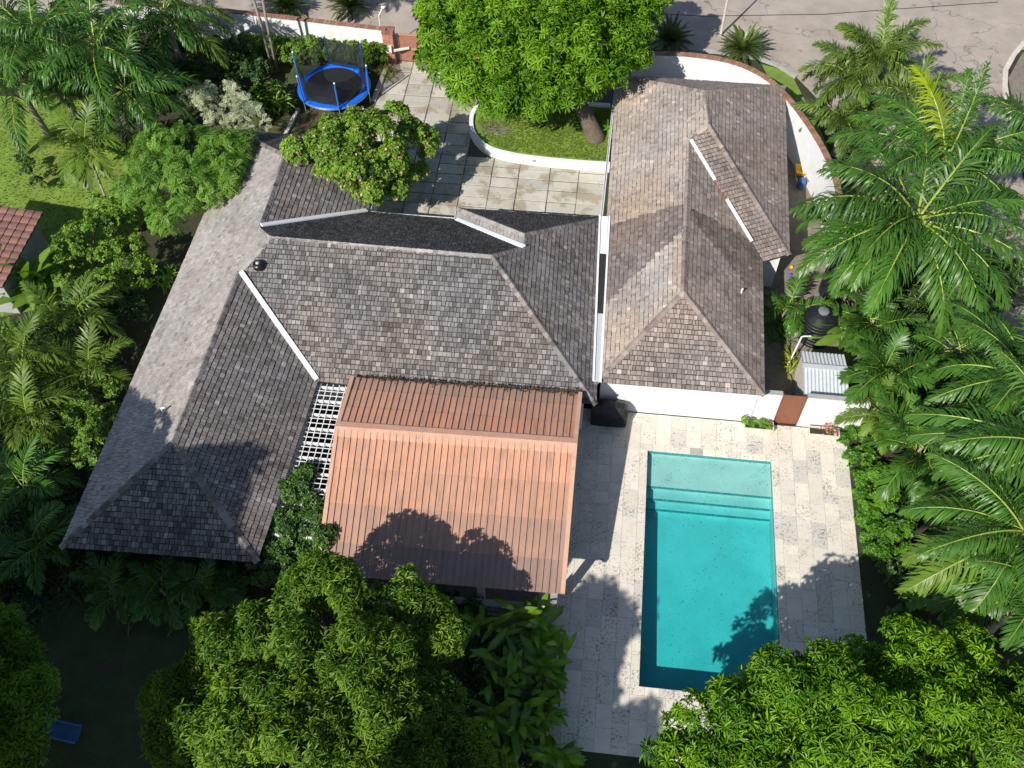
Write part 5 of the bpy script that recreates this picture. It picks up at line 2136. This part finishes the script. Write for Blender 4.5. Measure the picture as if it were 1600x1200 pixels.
# tall trees beyond the lower left, whose shade covers that garden
for i, (cx, cy, cz, lab) in enumerate(((-26.6, -14.6, 11.8, 'tall shade tree left of the garden, nearest the house'), (-24.5, -21.3, 11.5, 'tall shade tree left of the garden, in front'), (-31.5, -20.5, 12.0, 'tall shade tree left of the garden, middle one'), (-30.5, -28.0, 11.5, 'tall shade tree left of the garden, farthest forward'), (-37, -16.5, 12, 'tall shade tree left of the garden, outermost'), (-23.6, -27.6, 11.5, 'tall shade tree left of the garden, nearest the pool side'))):
    rr = random.Random(40 + i)
    lob = [((cx + rr.uniform(-2.6, 2.6), cy + rr.uniform(-2.6, 2.6), cz + rr.uniform(-1.6, 1.4)), rr.uniform(1.5, 2.2)) for _ in range(9)]
    lob.append(((cx, cy, cz), 2.8))
    mango(lab, None, Vector((cx - .5, cy - .5, 0)), 'mango_b', 50 + i, .4, gap=.45, scale=1.5, lobes=lob, dens=5, minor=.8)

mango('tall shade tree in front of the pool deck', None, Vector((-9.5, -24, 0)), 'mango_b', 57, .35, gap=.42, scale=1.4, dens=6, minor=.7,
      lobes=[((-10.1, -21.3, 12), 1.1), ((-9.9, -22.6, 12), 1.3), ((-10.2, -24.6, 12), 1.4), ((-9.3, -22.2, 12.2), .8), ((-9.4, -24.2, 11.8), 1.1), ((-10.0, -26.2, 12), 1.5), ((-8.0, -26.4, 12), 1.2)])

# ------------------------------------------------------------------ bushes, hedges and other plants
bush_thing('flowering_bush', 'big bright bush with small pink blossoms beside the driveway', 'bush',
           px_lobes([(482, 239, 5.1, .85), (520, 232, 5.0, 1.25), (528, 262, 4.7, 1.0), (500, 250, 5.0, .8), (555, 222, 4.9, 1.3), (600, 228, 4.4, 1.5), (640, 232, 3.4, 1.25), (592, 265, 3.8, 1.3), (555, 268, 4.4, 1.35), (612, 192, 3.9, 1.0), (612, 292, 2.8, .9), (565, 195, 4.6, .9), (655, 215, 3.0, .7), (458, 236, 5.3, .35), (525, 205, 4.8, .7), (640, 265, 2.8, .9), (575, 290, 3.4, .8)]),
           'bush', TUFTS, at(600, 270, 0), .1, minor_r=.45, gap=.135, scale=1.15, seed=21, flowers=520, dens=9, base_tint=.7, yellow=.1, loose=.3)
bush_thing('feathery_tree', 'feathery dark green tree against the left wing', 'tree',
           px_lobes([(250, 255, 3.2, 1.6), (305, 240, 3.9, 1.8), (350, 240, 4.2, 1.3), (282, 300, 3.4, 1.6), (330, 292, 3.9, 1.3), (275, 340, 2.8, 1.1), (388, 225, 4.2, .7), (225, 290, 2.6, 1.1), (240, 225, 3.0, 1.0), (352, 270, 4.1, .9)]),
           'feather', SPRAYS, at(300, 330, 0), .16, minor_r=.5, gap=.17, scale=1.05, seed=22, dens=8, upbias=.25, loose=.4, base_tint=.5)
bush_thing('pale_bush', 'pale silvery bush behind the feathery tree', 'bush', px_lobes([(338, 165, 2.7, 1.2), (372, 180, 2.7, 1.1), (400, 186, 2.5, .8), (316, 155, 2.4, .9), (390, 208, 2.5, .6), (352, 148, 2.8, .6)]),
           'pale', SPRAYS, at(370, 215, 0), .1, minor_r=.34, gap=.19, scale=.85, seed=23, dens=11, upbias=.5, base_tint=.65, loose=.35)
bush_thing('shrub', 'rounded green shrub left of the wing by the lawn', 'shrub', px_lobes([(118, 388, 1.4, 1.2), (150, 372, 1.6, 1.2), (112, 430, 1.1, .9), (160, 345, 1.3, .8)]), 'bush', TUFTS, None, .07, minor_r=.32, gap=.16, scale=1.1, seed=24, dens=14, base_tint=.35)
bush_thing('shrub', 'yellowish leafy shrub left of the wing above the dark path', 'shrub', px_lobes([(195, 400, 1.7, 1.2), (222, 425, 1.4, .9), (178, 440, 1.3, 1.1)]), 'bush', TUFTS, None, .07, minor_r=.34, gap=.19, scale=1.3, seed=25, dens=11, base_tint=.6, yellow=.1)
bush_thing('shrub', 'dark leafy shrub below the yellowish one', 'shrub', px_lobes([(170, 480, .9, 1.1), (210, 485, .8, .8), (140, 470, .8, .9)]), 'bush_dark', TUFTS, None, .06, minor_r=.34, gap=.19, scale=1.3, seed=26, dens=11)
bush_thing('shrub', 'bright green shrub beside the left wing eave', 'shrub', px_lobes([(150, 628, 2.0, 1.0), (128, 660, 1.8, 1.0), (168, 652, 1.9, .8), (148, 690, 1.5, 1.0), (118, 705, 1.3, .8)]), 'bush', TUFTS, None, .08, minor_r=.3, gap=.15, scale=1.05, seed=27, dens=15, base_tint=.45)
bush_thing('shrub', 'white flowering shrub beside the slender palm', 'shrub', px_lobes([(190, 330, 1.5, .7), (170, 310, 1.2, .6)]), 'bush', TUFTS, None, .06, minor_r=.3, gap=.17, scale=1.1, seed=28, dens=13, base_tint=.4)
bush_thing('shrub', 'small dark shrub alone on the sunny left lawn', 'shrub', px_lobes([(50, 265, .9, .55), (62, 285, .6, .4), (35, 255, .8, .35)]), 'bush_dark', TUFTS, None, .05, minor_r=.24, gap=.15, scale=1.0, seed=29, dens=16, base_tint=.8)
bush_thing('shrub', 'dark shrub mass left of the white street wall', 'shrub', px_lobes([(330, 95, 1.6, 1.2), (370, 85, 1.3, 1.0), (300, 130, 1.5, 1.1), (345, 135, 1.0, .8)]), 'bush_dark', TUFTS, None, .08, minor_r=.4, gap=.21, scale=1.3, seed=30, dens=10)
bush_thing('shrub', 'small green shrub behind the wing, in front of the curved wall', 'shrub', px_lobes([(1142, 119, 1.4, .45)]), 'bush', TUFTS, None, .05, minor_r=.24, gap=.15, scale=1.0, seed=31, dens=26)
bush_thing('shrub', 'small dark shrub by the mango crown and the curved wall', 'shrub', px_lobes([(1017, 106, 1.5, .4)]), 'bush_dark', TUFTS, None, .05, minor_r=.22, gap=.15, scale=1.0, seed=32, dens=26, base_tint=.7)
bush_thing('shrub', 'dark shrub under the pavilion corner vine', 'shrub', px_lobes([(370, 905, .9, .6), (350, 935, .7, .5)]), 'bush_dark', TUFTS, None, .05, minor_r=.3, gap=.17, scale=1.1, seed=33, dens=14, base_tint=.6)
bush_thing('vine', 'dense green vine covering the lower end of the white pergola', 'vine', px_lobes([(455, 770, 2.5, .5), (470, 790, 2.45, .6), (450, 815, 2.4, .75), (440, 845, 2.3, .8), (480, 820, 2.4, .75), (425, 875, 2.1, .8), (465, 860, 2.2, .8), (495, 800, 2.45, .5), (500, 850, 2.2, .6), (450, 890, 1.9, .8), (478, 742, 2.75, .2), (468, 757, 2.75, .22), (508, 838, 2.9, .35), (412, 890, 1.8, .6), (490, 885, 1.9, .6)]),
           'bush_dark', TUFTS, at(450, 870, 0), .06, minor_r=.3, gap=.12, scale=1.0, seed=34, dens=16, shell=.6, base_tint=.85, loose=.4)
bush_thing('hedge', 'clipped green hedge along the white street wall', 'hedge', [((x, 26.2 - .02 * (x + 17), .55), .72) for x in np.arange(-26.5, -17.4, .5)] + [((x, 26.25, 1.05), .6) for x in np.arange(-26.4, -17.5, .42)],
           'bush', TUFTS, (-21.5, 26.3, 0), 0, minor_r=.3, gap=.14, scale=1.0, seed=35, dens=16, base_tint=.5, loose=.35, shell=.7)
bush_thing('shrub', 'strap leaved shrub below the twin palm stems', 'shrub', px_lobes([(420, 145, .8, .75), (440, 165, .6, .55), (405, 165, .6, .5)]), 'ginger', WHORLS, None, 0, minor_r=.3, gap=.26, scale=1.6, seed=36, dens=12)
# dark undergrowth on the left side and the right side
bush_thing('undergrowth', 'dark undergrowth under the top left palms', 'shrub', px_lobes([(90, 120, 1.2, 1.4), (200, 90, 1.3, 1.5), (20, 60, 1.5, 1.6), (260, 120, 1.0, 1.2), (270, 60, 1.3, 1.3), (120, 20, 1.5, 1.5), (215, 165, .8, .9)]), 'bush_dark', WHORLS, None, 0, minor_r=.5, gap=.3, scale=1.2, seed=37, dens=6)
bush_thing('undergrowth', 'dark undergrowth beneath the areca palms on the left', 'shrub', px_lobes([(40, 540, .9, 1.2), (90, 600, .8, 1.2), (20, 680, .9, 1.2), (60, 740, .6, 1.0), (140, 520, .5, .9), (20, 820, .6, 1.0), (80, 900, .4, .7)]), 'bush_dark', WHORLS, None, 0, minor_r=.5, gap=.3, scale=1.2, seed=38, dens=6, base_tint=.4)
bush_thing('undergrowth', 'dark undergrowth beneath the right hand palms', 'shrub', px_lobes([(1400, 560, 1.0, 1.3), (1480, 620, 1.0, 1.5), (1560, 560, 1.0, 1.4), (1400, 680, .7, 1.0), (1500, 700, .9, 1.4), (1580, 700, 1.0, 1.4), (1470, 800, .6, 1.0), (1550, 850, .8, 1.3), (1600, 940, .8, 1.2), (1520, 940, .5, .9), (1440, 450, .9, 1.3), (1540, 440, .8, 1.2), (1380, 380, .7, 1.0)]), 'bush_dark', WHORLS, None, 0, minor_r=.5, gap=.3, scale=1.25, seed=39, dens=6, base_tint=.45)
bush_thing('undergrowth', 'dark undergrowth between the olive mango and the ginger clumps', 'shrub', px_lobes([(740, 1010, .6, .8), (720, 960, .5, .7), (760, 1080, .6, .9), (830, 1120, .5, .8), (800, 1190, .5, .8), (690, 960, .4, .6)]), 'bush_dark', WHORLS, None, 0, minor_r=.45, gap=.26, scale=1.1, seed=44, dens=8, base_tint=.35)
bush_thing('ground_cover', 'bright green leafy hedge along the right edge of the pool deck', 'hedge', px_lobes([(1340, 690, .1, .6), (1345, 720, .1, .65), (1354, 755, .1, .75), (1364, 790, .15, .8), (1374, 825, .15, .8), (1385, 858, .15, .8), (1395, 815, .3, .8), (1385, 780, .3, .7), (1372, 745, .3, .65), (1338, 660, .1, .5), (1400, 850, .3, .7), (1330, 675, .0, .4)]),
           'cover', TUFTS, None, 0, minor_r=.28, gap=.13, scale=1.0, seed=41, dens=16, shell=.6, base_tint=.5, loose=.3)
bush_thing('ground_cover', 'darker shaded hedge below the bright one by the deck', 'hedge', px_lobes([(1395, 890, .35, .55), (1400, 925, .35, .5), (1410, 960, .3, .5), (1425, 900, .5, .6)]), 'bush_dark', TUFTS, None, 0, minor_r=.24, gap=.15, scale=.95, seed=42, dens=18, base_tint=.7)


# ------------------------------------------------------------------ big-leaved plants
def blade_mesh(name, L, W, bend, m, seed, fold=.18, segs=7, tint=.5, tear=0.0):
    """One long leaf along +x, folded at the midrib and bending down."""
    r = np.random.default_rng(seed)
    vs, fs, ts = [], [], []
    p = np.zeros(3)
    for i in range(segs + 1):
        s = i / segs
        e = -bend * s ** 1.4
        if i:
            p = p + np.array([math.cos(e), 0, math.sin(e)]) * L / segs
        w = W * .5 * max(.02, math.sin(math.pi * min(1, .06 + .94 * s)) ** .75) * (1 + r.uniform(-tear, tear))
        wav = r.uniform(-.02, .02) * L
        vs += [p + np.array([0, -w, fold * w + wav]), p, p + np.array([0, w, fold * w - wav])]
        t = tint + r.uniform(-.1, .1)
        ts += [t - .05, t + .3, t + .05]
    for i in range(segs):
        k = i * 3
        fs += [(k, k + 3, k + 4, k + 1), (k + 1, k + 4, k + 5, k + 2)]
    return np_mesh(name, np.array(vs), np.array(fs), np.clip(np.array(ts), 0, 1), m, smooth=True)


GING = [blade_mesh('leaf', L, W, b, 'ginger', 70 + i, tint=t) for i, (L, W, b, t) in enumerate(((1.0, .25, .5, .35), (1.15, .28, .8, .5), (.9, .24, .3, .65), (1.2, .27, 1.1, .4), (.95, .25, .6, .85)))]
BANA = [blade_mesh('leaf', L, W, b, 'banana', 80 + i, .12, 9, t, .12) for i, (L, W, b, t) in enumerate(((1.7, .52, .6, .5), (1.5, .48, 1.0, .4), (1.9, .55, .35, .6)))]


def cane_plant(name, label, base, canes, leaves, meshes, seed, hgt=2.2, spread=.5, size=1.0, cat='plant', group=None):
    r = random.Random(seed)
    base = Vector(base)
    t = thing(name, label, cat, base, group)
    for c in range(canes):
        a = r.uniform(0, 6.28)
        d = Vector((math.cos(a), math.sin(a), 0))
        foot = d * r.uniform(0, spread * .6)
        top = foot + d * r.uniform(.1, spread) + Vector((0, 0, hgt * r.uniform(.65, 1.1)))
        mb = MB()
        mb.tube([base + foot, base + foot.lerp(top, .5) + Vector((0, 0, .1)), base + top], [.028, .022, .012], 6)
        mb.build('stem', 'crownshaft', t)
        a0 = r.uniform(0, 3.14)
        for k in range(leaves):
            s = .35 + .65 * (k + .5) / leaves
            az = a0 + (k % 2) * math.pi + r.uniform(-.5, .5)
            o = add_obj('leaf', r.choice(meshes), t, foot.lerp(top, s))
            o.rotation_euler = (r.uniform(-.5, .5), -r.uniform(-.1, .85) if k < leaves - 1 else -1.2, az)
            q = size * r.uniform(.75, 1.1)
            o.scale = (q, q, q)
    return t


for i, (px, py, hh, lab) in enumerate(((770, 985, 1.7, 'big-leaved ginger clump left of the pavilion corner'), (835, 965, 1.9, 'big-leaved ginger clump touching the terracotta roof corner'), (870, 1020, 1.6, 'ginger clump leaning farthest over the pool deck'),
                                       (790, 1050, 1.7, 'shaded ginger clump beside the olive mango tree'), (850, 1090, 1.6, 'ginger clump halfway down the deck edge'), (800, 1130, 1.9, 'dark ginger clump near the bottom edge'),
                                       (870, 1170, 1.2, 'low ginger clump at the near corner of the deck'))):
    q = at(px - 10, py + 30, 0)
    cane_plant('ginger_plant', lab, q, 10, 8, GING, 200 + i, hh, .7, 1.05, group='ginger clumps along the deck')
cane_plant('banana_plant', 'banana plant with broad pale green leaves by the tiled building', at(62, 462, 0), 5, 6, BANA, 220, 1.9, .5, 1.15)
cane_plant('banana_plant', 'banana plant with shredded leaves beside the black tanks', at(1318, 540, 0), 6, 6, BANA, 221, 1.7, .6, 1.0)
cane_plant('banana_plant', 'banana plant half hidden among the areca palms right of the pool', at(1400, 680, 0), 4, 5, BANA, 222, 1.9, .6, .95)
cane_plant('banana_plant', 'banana plant in the shrubs below the slender palm', at(200, 345, 0), 3, 4, BANA, 223, 1.2, .4, .6)
cane_plant('cordyline', 'spiky cordyline beside the mango trunk on the raised lawn', Vector((-3.0, 21.0, .4)), 3, 16, GING, 224, .9, .25, .55)


def rosette(name, label, loc, n, L, m, seed, cat='cycad', width=.055, nl=34, leaf=.2, group=None, e=(.15, 1.2), stem=.35):
    """Cycad: a short trunk and a dome of stiff feather leaves, each a part."""
    r = random.Random(seed)
    loc = Vector(loc)
    t = thing(name, label, cat, loc, group)
    key = ('cycad', m, L)
    if key not in FROND:
        FROND[key] = []
        for q in range(4):
            v, f, tt, path = frond_data(L * (1 - .06 * q), .0, .45 + .25 * q, nl, leaf, .05, .35, .05, 300 + q, .05, .08)
            FROND[key].append(np_mesh('frond', v, f, tt, m))
    mb = MB()
    mb.tube([loc, loc + Vector((0, 0, stem))], [.2, .16], 10)
    mb.build('trunk', 'bark', t)
    for i in range(n):
        s = (i + .5) / n
        o = add_obj('frond', r.choice(FROND[key]), t, Vector((0, 0, stem)))
        o.rotation_euler = (r.uniform(-.2, .2), -(e[1] - (e[1] - e[0]) * s ** .8), i * 2.39996)
        k = r.uniform(.9, 1.08)
        o.scale = (k, k, k)
    return t


for i, (px, py, lab) in enumerate(((450, 8, 'left cycad outside the street wall'), (548, 8, 'right cycad outside the street wall'), (1045, 62, 'shaded cycad behind the mango crown'), (1158, 75, 'sunlit round cycad outside the curved wall'), (1035, -30, 'cycad at the top edge right of the mango'))):
    rosette('cycad', lab, at(px, py + 10, 0), 64, 1.75, 'cycad', 230 + i, group='cycads along the street')


def grass_clump(name, label, loc, n, L, m, seed, spread=.3):
    r = random.Random(seed)
    loc = Vector(loc)
    t = thing(name, label, 'plant', loc)
    ms = [blade_mesh('blade', L, .07, b, m, 90 + seed + i, .2, 5, .3 + .2 * i) for i, b in enumerate((.6, 1.1, 1.6))]
    for i in range(n):
        o = add_obj('blade', r.choice(ms), t, Vector((r.uniform(-spread, spread), r.uniform(-spread * 1.6, spread * 1.6), 0)))
        o.rotation_euler = (r.uniform(-.3, .3), -r.uniform(.5, 1.4), r.uniform(0, 6.28))
        k = r.uniform(.7, 1.2)
        o.scale = (k, k, k)


grass_clump('strap_plant', 'yellow green strap leaved plant against the zinc shed', at(1240, 572, 0), 90, .8, 'yellowgrass', 5, .35)
grass_clump('strap_plant', 'dark strap leaved plant along the wall of the tan wing', at(1218, 520, 0), 70, .9, 'palm', 9, .4)
grass_clump('strap_plant', 'strap leaved plant by the path left of the wing', at(262, 440, 0), 60, .8, 'bush', 12, .35)
grass_clump('strap_plant', 'strap leaved plants at the foot of the brick pillar', at(622, 112, 0) + Vector((-.6, -.3, 0)), 60, .55, 'yellowgrass', 15, .4)


for i, (px, py, lab) in enumerate(((120, 905, 'leftmost'), (215, 935, 'second'), (290, 940, 'third'), (355, 925, 'rightmost'))):
    grass_clump('strap_plant', lab + ' dark strap leaved plant in the shade below the left eave', at(px, py, 0), 80, 1.15, 'bush_dark', 30 + i, .55)
bush_thing('undergrowth', 'dark undergrowth in the shade left of the roof corner', 'shrub', px_lobes([(40, 930, .6, 1.1), (100, 870, .6, 1.0), (30, 860, .8, 1.1), (150, 890, .4, .8), (95, 790, .7, 1.0), (130, 750, .7, .9)]), 'bush_dark', WHORLS, None, 0, minor_r=.5, gap=.28, scale=1.2, seed=47, dens=7, base_tint=.3)
bush_thing('shrub', 'dark shrub left of the trampoline by the palm stems', 'shrub', px_lobes([(388, 130, .9, .8), (400, 105, 1.0, .8), (375, 155, .7, .6)]), 'bush_dark', TUFTS, None, 0, minor_r=.35, gap=.17, scale=1.2, seed=48, dens=12, base_tint=.5)

# ------------------------------------------------------------------ short grass, fallen leaves
def tufts_on(name, poly, z, n, seed, label):
    r = np.random.default_rng(seed)
    P = [Vector((p[0], p[1])) for p in poly]
    xs = [p.x for p in P]
    ys = [p.y for p in P]
    pts = r.uniform((min(xs), min(ys)), (max(xs), max(ys)), (n, 2))
    ins = np.zeros(n, bool)
    for i in range(len(P)):
        a, b = P[i], P[(i + 1) % len(P)]
        cond = (a.y > pts[:, 1]) != (b.y > pts[:, 1])
        xi = (b.x - a.x) * (pts[:, 1] - a.y) / ((b.y - a.y) or 1e-9) + a.x
        ins ^= cond & (pts[:, 0] < xi)
    pts = pts[ins]
    tv, tf, tt = whorl(5, .065, .02, .9, seed)
    k = len(pts)
    loc = np.concatenate([pts, np.full((k, 1), z)], 1)
    nr = np.tile([[0, 0, 1.0]], (k, 1)) + r.normal(0, .2, (k, 3))
    tn = np.clip(.45 + .25 * np.array([noise.noise((q[0] * .7, q[1] * .7, .3)) for q in pts]) + r.normal(0, .12, k), 0, 1)
    v, f, t = scatter(tv, tf, frames(nr, r.uniform(0, 6.28, k)), loc, r.uniform(.7, 1.4, k), tn, tt)
    o = add_obj(name, np_mesh(name, v, f, t, 'grassblade'))
    return tag(o, label, 'grass', kind='stuff')


tufts_on('grass', lawn_poly, -.018, 9000, 61, 'short sunny grass of the left lawn')
tufts_on('grass', [(-9.4, 19.35), (-8.2, 18.9), (-2.8, 18.65), (-2.8, 23.1), (-9.3, 23.0), (-10.2, 22.5), (-10.7, 21.4), (-10.35, 20.4)], .4, 5000, 62, 'short grass of the raised mango lawn')


def litter(name, label, x0, x1, y0, y1, z, n, seed):
    r = np.random.default_rng(seed)
    tv = np.array([[-.035, 0, .004], [0, .012, .01], [.035, 0, .004], [0, -.012, .01]])
    tf = np.array([[0, 1, 2], [0, 2, 3]])
    loc = np.stack([r.uniform(x0, x1, n), y1 - (y1 - y0) * r.random(n) ** 1.6, np.full(n, z)], 1)
    nr = np.tile([[0, 0, 1.0]], (n, 1)) + r.normal(0, .12, (n, 3))
    v, f, t = scatter(tv, tf, frames(nr, r.uniform(0, 6.28, n)), loc, r.uniform(.5, 1.5, n), r.random(n))
    tag(add_obj(name, np_mesh(name, v, f, t, 'debris')), label, 'leaves', kind='stuff')


litter('fallen_leaves', 'specks of dead leaves floating on the pool', PX0 + .1, PX1 - .1, PY0, PY1 - .1, -.106, 170, 71)
litter('fallen_leaves', 'specks of dead leaves on the pool deck', -4, 9, -13, 1.9, .008, 260, 72)
litter('fallen_leaves', 'dead leaves on the shaded lower left lawn', -25.5, -15, -17, -9, -.008, 900, 73)
litter('fallen_leaves', 'dead leaves on the driveway', -17, -3, 12, 27, .03, 260, 74)


def roof_debris():
    """Dark leaf litter caught where the terracotta sheets run under the grey eave."""
    r = np.random.default_rng(75)
    a, b = np.array(at(560, 588, 3.36)), np.array(at(903, 612, 3.36))
    n = 900
    q = a + (b - a) * (r.random((n, 1)) ** .8)
    q = q + np.stack([np.zeros(n), -np.abs(r.normal(0, .1, n)) + .02, np.abs(r.normal(0, .03, n))], 1)
    tv = np.array([[-.06, 0, .004], [0, .022, .014], [.06, 0, .004], [0, -.022, .014]])
    tf = np.array([[0, 1, 2], [0, 2, 3]])
    nr = np.tile([[0, .2, 1.0]], (n, 1)) + r.normal(0, .4, (n, 3))
    v, f, t = scatter(tv, tf, frames(nr, r.uniform(0, 6.28, n)), q, r.uniform(.5, 1.5, n), r.random(n))
    tag(add_obj('leaf_litter', np_mesh('leaf_litter', v, f, t, 'debris')), 'dark leaf litter along the top edge of the terracotta roof', 'leaves', kind='stuff')


roof_debris()
